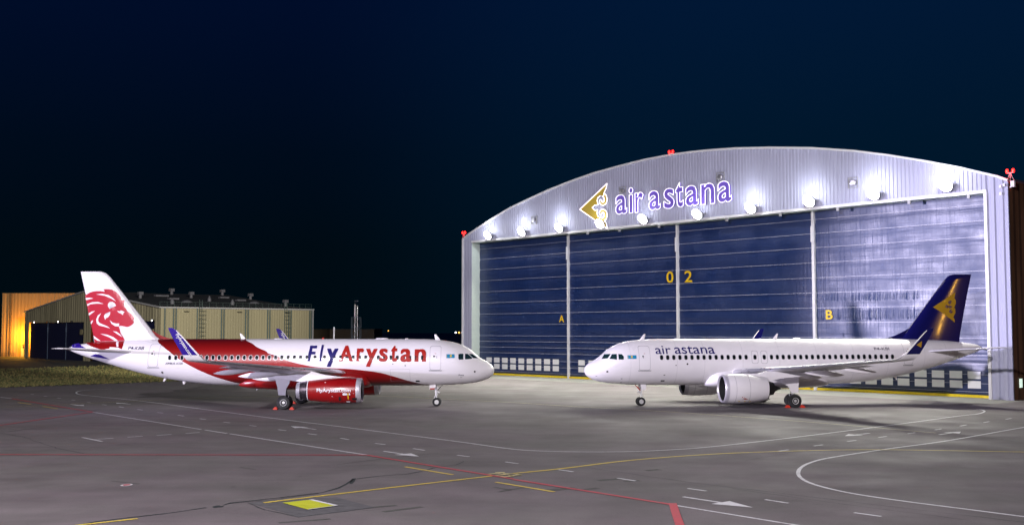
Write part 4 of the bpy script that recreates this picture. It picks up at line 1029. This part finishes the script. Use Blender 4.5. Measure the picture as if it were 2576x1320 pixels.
mb = M(); R_ = 1500; mb.poly([(-R_, -200, 0), (R_, -200, 0), (R_, 2*R_, 0), (-R_, 2*R_, 0)])
tag(mb.build('apron', ground_mat()), kind='structure')
def ribbon(mb, pts, w, z, mi=0, jit=0.):
    p = [Vector((a.x, a.y, 0)) for a in pts]; n = len(p); L_ = []; R2 = []
    for i in range(n):
        d = (p[min(n-1, i+1)] - p[max(0, i-1)]).normalized(); nn = Vector((-d.y, d.x, 0))
        ww = w*(1 + random.uniform(-jit, jit))
        L_.append(p[i]+nn*ww/2); R2.append(p[i]-nn*ww/2)
    vs = [(v.x, v.y, z) for v in L_+R2]
    mb.add(vs, [(i, i+1, n+i+1, n+i) for i in range(n-1)], mi)
def r4(x, y): return x/1.9965, 963.36 + y/1.9965
def r5(x, y): return 1290.2 + x/2.0033, 963.36 + y/2.0033
def gp(pts, f=r4, sm=0):
    q = [G(*f(*p)) for p in pts]
    if sm: q = [Vector(a) for a in smooth_poly([tuple(v) for v in q], sm, False)]
    return q
def paint(name, col, wear=.35):
    m = mat(name, col, .6); nt = m.node_tree; P = nt.nodes['Principled BSDF']; t = node(nt, 'ShaderNodeTexCoord')
    n = node(nt, 'ShaderNodeTexNoise'); n.inputs['Scale'].default_value = 2.2; n.inputs['Detail'].default_value = 8; n.inputs['Roughness'].default_value = .75; nt.links.new(t.outputs['Object'], n.inputs[0])
    r = node(nt, 'ShaderNodeMapRange'); nt.links.new(n.outputs[0], r.inputs[0]); r.inputs[1].default_value = .48; r.inputs[2].default_value = .72; r.inputs[3].default_value = 0; r.inputs[4].default_value = wear*1.8
    mx = node(nt, 'ShaderNodeMix', data_type='RGBA'); mx.inputs[6].default_value = (*col, 1); mx.inputs[7].default_value = (.12, .11, .11, 1); nt.links.new(r.outputs[0], mx.inputs[0]); nt.links.new(mx.outputs[2], P.inputs['Base Color']); return m
WP = paint('white_road_paint', (.66, .66, .68)); YP = paint('yellow_road_paint', (.68, .52, .06), .25); RP = paint('red_road_paint', (.48, .05, .07), .25); YW = paint('pale_yellow_paint', (.60, .52, .25)); DKP = mat('sealed_crack', (.015, .022, .024), .8)
mw, my, mr_, mc = M(), M(), M(), M()
J = []
loop = [(560, 28), (480, 32), (412, 37), (384, 45), (392, 55), (430, 61), (500, 68)]
W1 = [G(*r4(*p)) for p in loop + [(720, 91), (1000, 128), (1450, 186), (1700, 217), (2000, 255), (2300, 293)]] + [G(*r5(*p)) for p in [(0, 332), (200, 343), (400, 346), (600, 344), (800, 335), (1000, 320), (1400, 275), (1900, 212), (2250, 165), (2340, 155), (2377, 143), (2362, 134), (2335, 131)]]
ribbon(mw, [Vector(a) for a in smooth_poly([tuple(v) for v in W1], 5, False)], .17, .012, jit=.08)
for pts in ([(0, 70), (60, 78)], [(465, 145), (1010, 232)], [(1030, 235), (1140, 252)], [(1155, 254), (1840, 360)], [(412, 272), (515, 293)]): ribbon(mw, gp(pts), .17, .012)
ribbon(mw, gp([(800, 612), (1430, 715), (1700, 760)], r5), .15, .012)
W3 = [(2800, 190), (2576, 222), (2200, 288), (1880, 332), (1600, 375), (1500, 400), (1452, 425), (1438, 452), (1452, 477), (1500, 503), (1600, 532), (1750, 562), (2000, 598), (2250, 630), (2576, 672), (2800, 700)]
ribbon(mw, gp(W3, r5, 5), .18, .012, jit=.08)
D4 = [(155, 55, 170, 57), (220, 65, 237, 67), (287, 74, 305, 76), (360, 84, 377, 86), (437, 96, 455, 98), (513, 107, 535, 110), (598, 118, 622, 122), (690, 131, 716, 135), (789, 147, 820, 150), (893, 161, 924, 165), (1003, 178, 1034, 182), (1122, 195, 1155, 199), (1253, 212, 1288, 216), (1397, 233, 1437, 238), (1547, 253, 1590, 259), (1710, 276, 1753, 283), (1883, 302, 1935, 308), (2075, 328, 2133, 337), (2296, 361, 2357, 369), (2538, 395, 2604, 404), (475, 282, 570, 276), (640, 271, 716, 266), (787, 262, 862, 257), (932, 252, 1003, 247)]
D5 = [(229, 435, 304, 446), (527, 478, 618, 492), (881, 530, 975, 543), (1271, 586, 1388, 604), (1720, 652, 1856, 671), (1340, 342, 1390, 335), (1517, 316, 1562, 310), (1685, 293, 1730, 288), (1843, 273, 1883, 268), (1990, 254, 2027, 249), (2127, 235, 2160, 230), (2254, 216, 2286, 210), (2373, 198, 2401, 193), (2483, 182, 2512, 177)]
for a, b, c, d_ in D4: ribbon(mw, gp([(a, b), (c, d_)]), .16, .012)
for a, b, c, d_ in D5: ribbon(mw, gp([(a, b), (c, d_)], r5), .16, .012)
def arrow(tail, tip, f, hl=2.4, hw=.55):
    a, b = G(*f(*tail)), G(*f(*tip)); d = (b-a); d.z = 0; L0 = d.length; d.normalize(); n = Vector((-d.y, d.x, 0)); hl = min(hl, L0*.45)
    c = b - d*hl
    mw.poly([tuple(Vector((v.x, v.y, .012))) for v in (a+n*.09, a-n*.09, c-n*.09, c-n*hw, b, c+n*hw, c+n*.09)])
arrow((1927, 341), (2105, 368), r4); arrow((1587, 232), (1460, 216), r4); arrow((655, 106), (583, 98), r4); arrow((354, 105), (422, 114), r4)
arrow((858, 572), (1210, 626), r5); arrow((1797, 252), (1672, 266), r5); arrow((2148, 259), (2258, 244), r5)
for pts, f in (([(1325, 600), (2000, 520), (2470, 466)], r4), ): ribbon(my, gp(pts, f), .19, .016)
ribbon(my, gp([(0, 455), (175, 438), (300, 424), (600, 388), (1000, 358), (1400, 342), (1800, 335), (2200, 340), (2576, 347), (2900, 353)], r5, 4), .22, .016, jit=.1)
ribbon(my, gp([(100, 800), (390, 713), (690, 680)]), .19, .016)
for pts in ([(2035, 420), (2275, 460)], [(90, 97), (155, 106)], [(213, 117), (290, 128)]): ribbon(my, gp(pts), .18, .016)
ribbon(my, gp([(2490, 497), (2576, 511), (2785, 546)]), .18, .016)
ribbon(my, gp([(-100, 124), (0, 120), (250, 110), (900, 80), (1450, 65), (1880, 64), (2300, 83), (2576, 97), (2900, 118), (3300, 140), (4000, 190), (4700, 250)], r4, 4), .13, .016, 1)
for pts in ([(60, 78), (210, 103), (310, 120), (465, 145)], [(465, 145), (0, 212), (-60, 220)], [(-60, 359), (900, 360), (1840, 361)], [(1840, 361), (2200, 420), (2576, 481)]): ribbon(mr_, gp(pts), .22, .020)
ribbon(mr_, gp([(0, 485), (400, 548), (800, 612)], r5), .22, .020)
ribbon(mr_, gp([(805, 606), (822, 660), (850, 740)], r5), .31, .024)
# stand lettering near the crossing (pale strokes)
def r6(x, y): return (1400 + x/9.9077)/1.1626, (1360 + y/9.9077)/1.1626
for pts in ([(480, 218), (750, 216)], [(750, 222), (285, 268)], [(500, 302), (975, 252)], [(975, 252), (700, 252)], [(640, 325), (750, 342), (1000, 318)], [(1000, 318), (870, 300)], [(870, 300), (1230, 290)], [(1230, 290), (1070, 272)]): ribbon(my, gp(pts, r6), .22, .028, 1)
# yellow inspection panel
pl = [(1418, 602), (1560, 587), (1690, 617), (1548, 637)]
c0 = gp(pl); cx = sum((v for v in c0), Vector())/4
my.poly([(v.x, v.y, .030) for v in c0], 2)
ribbon(mw, [c0[1], c0[2]], .16, .036); ribbon(mw, [c0[2], cx+(c0[3]-cx)*.98], .07, .036)
mk = M(); pt = gp([(1245, 600), (1330, 588), (1640, 575), (1690, 572), (1885, 622), (1700, 648), (1500, 672), (1430, 650)])
mk.poly([(v.x, v.y, .004) for v in pt], 1)
def crack(pts, f=r4, w=.11, z=.008, wob=.25):
    q = gp(pts, f); out = []
    for a, b in zip(q, q[1:]):
        n = max(2, int((b-a).length/.6)); d = (b-a).normalized(); nn = Vector((-d.y, d.x, 0))
        for k in range(n): out.append(a+(b-a)*k/n + nn*random.uniform(-wob, wob)*min(1, .12*(b-a).length/3))
    out.append(q[-1]); ribbon(mk, out, w, z, 0, .5)
crack([(420, 706), (500, 692), (640, 675), (860, 650), (1035, 624)]); crack([(1120, 612), (1160, 600), (1400, 575), (1620, 548), (1700, 525), (1745, 503), (1775, 482), (1900, 466), (2050, 455), (2140, 436), (2180, 424)])
crack([(1150, 604), (1400, 581), (1600, 553)], w=.05); crack([(1760, 505), (1778, 478)], w=.16)
crack([(1690, 408), (1850, 388), (2000, 372), (2200, 350)], w=.04); crack([(0, 250), (120, 270), (300, 330), (420, 352)], w=.05); crack([(0, 248), (200, 222), (450, 212), (800, 192), (1000, 178)], w=.05)
crack([(2180, 424), (2290, 410), (2330, 392)], w=.04); crack([(0, 338), (110, 332)], w=.05)
crack([(1245, 600), (1330, 635), (1500, 672), (1885, 622)], w=.05); 
crack([(380, 425), (900, 500), (1400, 560), (2000, 632), (2576, 700)], r5, .035); crack([(1100, 530), (1600, 600), (2300, 690)], r5, .03); crack([(1120, 185), (1700, 222), (2300, 262), (2576, 300)], r5, .05)
crack([(0, 100), (300, 125), (900, 165), (1500, 205)], r5, .05); crack([(1180, 388), (1340, 360), (1700, 298), (2000, 262)], r5, .03, wob=.4)
# dark tyre scuffs
for pts, w in (([(1925, 645), (2120, 620)], .3), ([(1880, 622), (1990, 612)], .25), ([(1400, 700), (1660, 680)], .2), ([(2505, 545), (2650, 520)], .2), ([(2480, 520), (2560, 536)], .2), ([(1205, 422), (1280, 432)], .2), ([(560, 490), (700, 505)], .15)): ribbon(mk, gp(pts, r4, 0), w, .006, 2)
for pts, w in (([(180, 540), (310, 526)], .5), ([(360, 535), (430, 528)], .35), ([(430, 490), (545, 480)], .4), ([(670, 440), (740, 434)], .4), ([(560, 495), (640, 490)], .3)): ribbon(mk, gp(pts, r5, 0), w, .006, 2)
mk.poly([tuple(G(*r4(1095, 619)) + Vector((.2*cos(t), .24*sin(t)*(1+.3*cos(3*t)), .010))) for t in [2*pi*k/14 for k in range(14)]], 0)
for rr_, z_, mi in ((.24, .012, 0), (.15, .018, 2)):
    (mw if mi == 0 else mr_).poly([tuple(G(*r4(636, 511)) + Vector((rr_*1.0*cos(t), rr_*1.5*sin(t), z_))) for t in [2*pi*k/16 for k in range(16)]])
# yellow edge stripe on the slab in front of the doors
FLY = mat('yellow_panel_paint', (.52, .55, .03), .5, var=.08, vs=2)
tag(mw.build('white_marking', WP), kind='structure'); tag(my.build('yellow_marking', [YP, YW, FLY]), kind='structure'); tag(mr_.build('red_marking', RP), kind='structure')
SCUFF = mat('rubber_scuff', (.065, .066, .060), .8, var=.2); PATCH = mat('asphalt_patch', (.085, .083, .088), .85, var=.15, vs=3)
tag(mk.build('ground_crack', [DKP, PATCH, SCUFF]), kind='structure')
# slab of paler concrete in front of the hangar
def conc():
    m = mat('pale_concrete', (.2, .2, .18), .7, var=.12, vs=.3, bump=.2, bs=8, stretch=(1, .4, 1)); return m
P1 = DA + HX*(ul-1) + HN*(REC+6.5); P2 = DA + HX*(ur+1) + HN*(REC+6.5); P3 = DA + HX*(ur+1) - HN*2; P4 = DA + HX*(ul-1) - HN*2
mb = M(); mb.poly([(p.x, p.y, .004) for p in (P1, P2, P3, P4)]); tag(mb.build('hangar_threshold', conc()), kind='structure')
# grass strip on the left, far side
GR = mat('dry_grass_soil', (.10, .085, .03), .9, var=.7, vs=.8, bump=.8, bs=3, stretch=(.35, 1, 1))
def eg(x, y): return G(*zE(x, y))
mb = M(); mb.poly([(x, y, .008) for x, y in ((-330, 150), (-75, 150), (-20, 160), (-20, 300), (-330, 300))]); tag(mb.build('service_road', mat('dark_road_asphalt', (.022, .022, .024), .85, var=.25, vs=.2)), kind='structure')
edge = [G(-200, 981), G(-60, 976.5), G(0, 974), G(100, 970.5), G(200, 967), G(300, 963), G(396, 959.5), G(520, 955), G(700, 949), G(840, 944)]
far = [G(840, 915), G(396, 918), G(200, 923), G(0, 925), G(-200, 929)]
mb = M(); mb.poly([(p.x, p.y, .03) for p in edge+far]); mb.build('grass_verge', GR); tag(bpy.data.objects['grass_verge'], kind='stuff')
mb = M()
TG = [mat('grass_blade', (.17, .145, .05), .9), mat('grass_blade_green', (.07, .085, .025), .9)]
for k in range(26000):
    px = random.uniform(-60, 800); py0 = 974 - px*.0367; py = py0 + .9*abs(sin(px*.13)+sin(px*.41+1)) - (random.random()**1.3)*46; 
    p = G(px, py); h = random.uniform(.05, .22)*(1.4 if random.random() < .1 else 1); a = random.uniform(0, pi); w_ = random.uniform(.05, .14)
    ln = random.uniform(-.1, .1)
    cl = .5+.5*sin(p.x*.35+sin(p.y*.2)*2)*sin(p.y*.5+1)
    mb.add([(p.x-w_*cos(a), p.y-w_*sin(a), .03), (p.x+w_*cos(a), p.y+w_*sin(a), .03), (p.x+ln, p.y+ln, .03+h)], [(0, 1, 2)], 0 if random.random() < .35+.5*cl else 1)
tag(mb.build('grass_tufts', TG, smooth=None), kind='stuff')
#BACK
# ------------------------------------------------------------------ older beige hangar at the left
BE = mat('beige_cladding', (.30, .27, .17), .7, var=.08, vs=.4, stretch=(1, 1, .1)); BEG = mat('weathered_beige', (.27, .245, .16), .75, var=.28, vs=.5, stretch=(1.2, 1.2, .10))
GUT = mat('gutter_green', (.06, .09, .085), .6); NVD = mat('navy_steel_door', (.008, .010, .045), .5, var=.15); RFD = mat('felt_roof', (.012, .016, .018), .8, var=.3)
def backdrop_pt(px, py, Y):
    d = ray(px, py); t = Y/d.y; return Vector((d.x*t, Y, CH + d.z*t))
C0 = Vector((-68.6, 214.5, 0)); gd = Vector((-.675, .738, 0)).normalized(); sdv = Vector((.738, .675, 0)).normalized()
bh = empty('old_hangar', tuple(C0), math.atan2(sdv.y, sdv.x)); tag(bh, 'beige ribbed metal hangar with low gable, twin navy door openings and caged ladders', 'hangar')
# local x along the long side wall (away right), local y along the gable (left-away)
GW, SL, EH, RH = 76., 34.5, 11.2, 15.3
def rib_wall(mb, fn, length, zb, zt, pitch=.6, d=.06):
    k = 0; row = []; x = 0
    while x < length:
        for a, q in ((0, 0), (.4, 0), (.5, d), (.9, d)): row.append((min(length, x+a*pitch), q))
        x += pitch
    row.append((length, 0)); vs = []
    for x, q in row: vs += [fn(x, q, zb(x)), fn(x, q, zt(x))]
    mb.add(vs, [(2*i, 2*i+1, 2*i+3, 2*i+2) for i in range(len(row)-1)])
mb = M(); rib_wall(mb, lambda x, q, z: (x, -q, z), SL, lambda x: 0, lambda x: EH-.1); mb.build('side_cladding', BE, bh)
gz = lambda y: EH + (RH-EH)*(1-abs(y-GW/2)/(GW/2))
mb = M(); D1, D2, D3, D4_ = 2.6, 34.5, 38.5, 73.2; DH = 8.55
rib_wall(mb, lambda y, q, z: (-q, y, z), D1, lambda y: 0, gz, 1.3)
rib_wall(mb, lambda y, q, z: (-q, y+D1, z), D2-D1, lambda y: DH, lambda y: gz(y+D1), 1.3)
rib_wall(mb, lambda y, q, z: (-q, y+D2, z), D3-D2, lambda y: 0, lambda y: gz(y+D2), 1.3)
rib_wall(mb, lambda y, q, z: (-q, y+D3, z), D4_-D3, lambda y: DH, lambda y: gz(y+D3), 1.3)
rib_wall(mb, lambda y, q, z: (-q, y+D4_, z), GW-D4_, lambda y: 0, lambda y: gz(y+D4_), 1.3)
mb.build('gable_cladding', BEG, bh)
for a, b in ((D1, D2), (D3, D4_)):
    mb = M(); mb.box((.5, (a+b)/2, DH/2), (.15, b-a, DH))
    mb2 = M()
    for k in range(1, 3): mb2.box((.38, a+(b-a)*k/3, DH/2), (.12, .22, DH)); 
    for k in range(1, 3): mb2.box((.34, a+(b-a)*k/3, DH-1.6), (.2, .3, 1.2))
    dd = mb.build('sliding_door', NVD, bh); mb2.build('door_rail', mat('rail_blue', (.03, .05, .10), .5), dd)
mb = M()
n = 30; 
mb.add([(-.15, -.15, EH-.08), (SL+.1, -.15, EH-.08), (SL+.1, GW/2, RH-.05), (-.15, GW/2, RH-.05), (-.15, GW+.1, EH-.08), (SL+.1, GW+.1, EH-.08)], [(0, 1, 2, 3), (3, 2, 5, 4)])
mb.build('roof', RFD, bh)
mb = M(); mb.box((SL/2, -.2, EH), (SL+.4, .25, .28)); mb.bar((-.25, -.2, EH+.02), (-.25, GW/2, RH+.05), .28, .3); mb.bar((-.25, GW/2, RH+.05), (-.25, GW+.2, EH+.02), .28, .3)
mb.box((SL-.05, -.15, EH/2), (.25, .2, EH)); mb.build('verge_trim', GREY, bh)
def sx(px):   # photo x -> local x on side wall
    d = ray(px, 800); n = Vector((-sdv.y, sdv.x, 0)); t = C0.dot(n)/d.dot(n); return (d*t - C0).dot(sdv)
def z2x(x): return (400 + x/4.6)/1.1626
for x in (372, 490, 524, 808, 1135, 1168, 1458, 1492, 1755, 1785, 2040, 2070, 2322, 2345):
    mb = M(); mb.tube((sx(z2x(x)), -.18, 0), (sx(z2x(x)), -.18, EH-.15), .14, n=8); mb.build('downpipe', GUT, bh, smooth=True)
for x in (842, 1985):
    u = sx(z2x(x)); mb = M()
    for a in (-.28, .28): mb.bar((u+a, -.55, 1), (u+a, -.55, EH+1.6), .07)
    for k in range(int((EH+.6)/.35)): mb.bar((u-.28, -.55, 1.2+k*.35), (u+.28, -.55, 1.2+k*.35), .04)
    for k in range(11): z = 2.4+k*.82; mb.bar((u+.3, -.5, z), (u+1.0, -.9, z), .05); mb.bar((u-.3, -.5, z), (u-.1, -1.0, z), .05); mb.bar((u-.1, -1.0, z), (u+1.0, -.9, z), .05)
    for a in (.55, 1.0): mb.bar((u+a, -.9, 2.4), (u+a, -.9, EH-.4), .03)
    mb.build('ladder', GUT, bh)
mb = M()
for x in (660, 1372, 2015): mb.box((sx(z2x(x)), -.35, EH-.75), (.9, .5, .12))
mb.build('wall_fitting', BLACK, bh)
VT = mat('galvanised_vent', (.11, .11, .13), .6, var=.2)
def roofpt(px, py):   # nearest roof slope
    n = Vector((0, 0, 1)); # slope plane in world: through C0 + z EH, direction sdv, and direction gd*GW/2 + z(RH-EH)
    e1 = sdv; e2 = (gd*(GW/2) + Vector((0, 0, RH-EH))).normalized(); nn = e1.cross(e2); P0 = C0 + Vector((0, 0, EH)); o = Vector((0, 0, CH)); d = ray(px, py)
    t = (P0-o).dot(nn)/d.dot(nn); p = o+d*t - C0; return p.dot(sdv), p.dot(gd), p.z
# vents and domes standing on the roof (kept within its slope)
VS = [(48, 235, 0), (470, 185, 0), (733, 232, 0), (1152, 195, 0), (1530, 250, 0), (2000, 340, 0), (477, 310, 1), (977, 275, 1), (1288, 322, 1), (672, 298, 2), (1580, 312, 2)]
for x, y, k in VS:
    a, b, c = roofpt(z2x(x), (820+y/4.6)/1.1626)
    if k != 2: b = max(1., min(GW/2-1, b)); a = max(.5, min(SL-.6, a))
    else: b = max(1., min(GW/2-1, b)); a = max(.5, min(SL-.6, a))
    z = EH + (RH-EH)*b/(GW/2)
    mb = M()
    if k == 0: mb.tube((a, b, z-.3), (a, b, z+.7), .35, n=12); mb.box((a, b, z+1.0), (.95, .95, .65))
    elif k == 1: mb.tube((a, b, z-.2), (a, b, z+.5), .45, .4, n=12); mb.tube((a, b, z+.5), (a, b, z+1.1), .4, .12, n=12)
    else: mb.lathe([(0, 1.3), (.3, 1.1), (.55, .6), (.62, 0)], (a, b, z-.05), ax=(0, 0, 1), n=20)
    mb.build('roof_vent' if k != 2 else 'roof_dome', VT, bh, smooth=40)
for x, y, w_ in ((330, 215, 3), (490, 255, 2.2), (1170, 238, 2.2), (1395, 275, 2.2)):
    a, b, c = roofpt(z2x(x), (820+y/4.6)/1.1626); b = max(1, min(GW/2-1, b)); a = max(1, min(SL-1.5, a)); z = EH + (RH-EH)*b/(GW/2)
    mb = M(); mb.box((a, b, z+.15), (w_, 1.2, .35)); mb.build('skylight', VT, bh)
mb = M()
for k in range(24): x = SL*k/23; mb.bar((x, .5, EH), (x, .5, EH+1.1), .04)
mb.bar((0, .5, EH+1.1), (SL, .5, EH+1.1), .04); mb.bar((0, .5, EH+.6), (SL, .5, EH+.6), .03); mb.build('roof_railing', GUT, bh)
LED = mat('small_lamp', (1, 1, 1), .4, emis=(1, 1, 1), es=14.)
for px, py in ((455, 425), (765, 413), (1975, 378), (620, 413), (930, 404)):
    d = ray(*zE(px, py)); n = Vector((sdv.x, sdv.y, 0)); P0 = C0 - sdv*.35; t = P0.dot(n)/d.dot(n); p = d*t; yl = (p-C0).dot(gd)
    mb = M(); mb.box((-.45, yl, DH+.15), (.35, .5, .3)); f = mb.build('door_lamp', DARKM, bh)
    if px in (455, 765, 1975): mb = M(); mb.box((-.66, yl, DH+.12), (.06, .3, .2)); mb.build('lamp_lens', LED, f)
mb = M(); mb.box((-.0, D1+1.2, DH-2.2), (.1, 1.6, 1.3)); mb.box((.0, D3+1.6, DH-2.2), (.1, 1.4, 1.2)); mb.build('notice_board', mat('board_khaki', (.22, .19, .11), .7), bh)
for o_ in list(bh.children):
    pass
# ------------------------------------------------------------------ sodium-lit building at the far left
ob = empty('storage_building', tuple(backdrop_pt(2, 896, 284)*1), .0); ob.location.z = 0
tag(ob, 'tall ribbed building glowing orange under a sodium lamp at far left', 'building')
OR = mat('ochre_cladding', (.40, .23, .09), .7, var=.08, vs=.4, stretch=(1, 1, .1))
mb = M(); rib_wall(mb, lambda x, q, z: (x, -q, z), 36, lambda x: 0, lambda x: 16.3, .9, .07)
mb.add([(0, 0, 0), (0, 40, 0), (0, 40, 16.3), (0, 0, 16.3)], [(0, 1, 2, 3)]); mb.add([(36, 0, 0), (36, 40, 0), (36, 40, 16.3), (36, 0, 16.3)], [(0, 1, 2, 3)]); mb.build('cladding', OR, ob)
mb = M(); mb.box((18, 20, 16.4), (36.3, 40.3, .2)); mb.build('roof', RFD, ob)
mb = M()
for a in (2.1, 2.75): mb.bar((a, -.5, .5), (a, -.5, 16.3), .09)
for k in range(38): mb.bar((2.1, -.5, .7+k*.41), (2.75, -.5, .7+k*.41), .05)
mb.build('ladder', mat('rusty_steel', (.10, .05, .02), .7), ob)
mb = M(); mb.box((5.9, -.12, 1.1), (1.2, .1, 2.2)); mb.build('door', mat('pale_door', (.5, .42, .25), .6), ob)
mb = M(); mb.bar((5.9, 0, 2.9), (5.9, -.7, 3.0), .06); mb.box((5.9, -.75, 3.0), (.3, .3, .2)); mb.build('wall_lamp', DARKM, ob)
mb = M()
for k in range(12): mb.bar((.6+k*.35, -1.6, 0), (.6+k*.35, -1.6, 1.0), .05)
mb.bar((.6, -1.6, 1.0), (4.5, -1.6, 1.0), .06); mb.bar((.6, -1.6, .5), (4.5, -1.6, .5), .05)
f = mb.build('guard_rail', mat('rail_brown', (.08, .05, .03), .7)); f.location = ob.location; tag(f, 'low dark guard rail in front of the orange-lit building', 'railing')
l = bpy.data.lights.new('sodium_lamp', 'POINT'); l.energy = 6000; l.color = (1, .47, .035); l.shadow_soft_size = .3; lo_ = bpy.data.objects.new('sodium_lamp', l); COL.objects.link(lo_)
lo_.location = Vector(ob.location) + Vector((6.2, -3.0, 5.2))
l = bpy.data.lights.new('sodium_lamp', 'POINT'); l.energy = 1500; l.color = (1, .42, .12); l.shadow_soft_size = .3; lo_ = bpy.data.objects.new('sodium_lamp', l); COL.objects.link(lo_)
lo_.location = Vector(ob.location) + Vector((15, -11., 14))
# ------------------------------------------------------------------ low building, chimneys, pole, far lamps
lb = empty('low_building', (0, 0, 0)); a = backdrop_pt(787, 900, 262); b = backdrop_pt(941, 900, 262); tag(lb, 'low flat-roofed brown building in the dark behind the twin chimneys', 'building')
lb.location = (a.x, 262, 0); wd = b.x-a.x; hh = backdrop_pt(860, 828.6, 262).z
LB = mat('dim_brown_wall', (.055, .040, .024), .8, var=.3, vs=.6)
mb = M(); mb.box((wd/2-3, 8, hh/2), (wd+6, 16, hh)); mb.build('wall', LB, lb)
mb = M(); mb.box((wd/2-3, 8, hh+.12), (wd+6.4, 16.4, .2)); mb.build('roof', RFD, lb)
mb = M()
for k in range(5): mb.box((2+k*2.6, -.03, hh*.55), (1.1, .08, 1.0))
mb.build('window', GLASS, lb)
ch = empty('twin_chimney', (0, 0, 0)); cp = backdrop_pt(896, 860, 200); ch.location = (cp.x, 200, 0); tag(ch, 'two shiny steel chimney pipes rising from a dark lattice frame', 'chimney')
t1 = backdrop_pt(893.2, 765, 200); t2 = backdrop_pt(899.5, 768, 200); lt = backdrop_pt(896, 798, 200).z
for t_ in (t1, t2):
    mb = M(); x = t_.x-cp.x; mb.tube((x, 0, 0), (x, 0, t_.z), .15, n=16)
    for k in range(12): mb.lathe([(0, .165), (.05, .165)], (x, 0, 1+k*1.0), ax=(0, 0, 1), n=16)
    mb.build('flue_pipe', mat('stainless', (.75, .75, .75), .18, 1.), ch, smooth=40)
mb = M(); w_ = .78
for a in (-w_, w_):
    for b in (-w_, w_): mb.bar((a, b, 0), (a, b, lt), .09)
for k in range(5):
    z = lt*(k+1)/5; z0 = lt*k/5
    for a in (-w_, w_): mb.bar((a, -w_, z), (a, w_, z), .07); mb.bar((-w_, a, z), (w_, a, z), .07)
    mb.bar((-w_, -w_, z0), (w_, -w_, z), .05); mb.bar((w_, w_, z0), (-w_, w_, z), .05)
mb.build('lattice_frame', mat('frame_blue_grey', (.07, .10, .12), .6), ch)
pp = backdrop_pt(840, 822, 118); pz = pp.z; po = empty('marker_pole', (pp.x, 118, 0)); tag(po, 'plain white pole standing behind the red-swept fuselage', 'pole')
mb = M(); mb.tube((-.06, 0, 0), (.02, 0, pz), .075, n=12); mb.build('pole_shaft', TRIM, po, smooth=40); mb = M(); mb.tube((-.06, 0, 0), (-.06, 0, .12), .25, n=16); mb.build('pole_base', GREY, po)
FLM = [mat('far_lamp_white', (1, 1, 1), .4, emis=(1, .95, 1), es=9.), mat('far_lamp_orange', (1, .5, .1), .4, emis=(1, .45, .08), es=3.)]
for i, (px, py, mi, r, lb_) in enumerate(((1146.5, 836, 0, .30, 'far small white street lamp, leftmost of three by the hangar corner'), (1154.8, 836, 1, .34, 'far small amber street lamp between two white ones by the hangar corner'), (1165-2.5, 836, 0, .26, 'far small white street lamp nearest the hangar corner'), (977, 831.5, 1, .22, 'dim orange lamp in the dark distance right of the chimneys'))):
    Y = 420; p = backdrop_pt(px, py, Y); o = empty('street_lamp', (p.x, Y, 0)); tag(o, lb_, 'street lamp', 'distant street lamps')
    mb = M(); mb.lathe([(-r, 0), (-r*.7, r*.7), (0, r), (r*.7, r*.7), (r, 0)], (0, -.2, p.z), ax=(0, 0, 1), n=12); mb.build('lamp', FLM[mi], o, smooth=60)
    mb = M(); mb.tube((0, 0, 0), (0, 0, p.z), .08, .05, n=8); mb.build('post', DARKM, o)
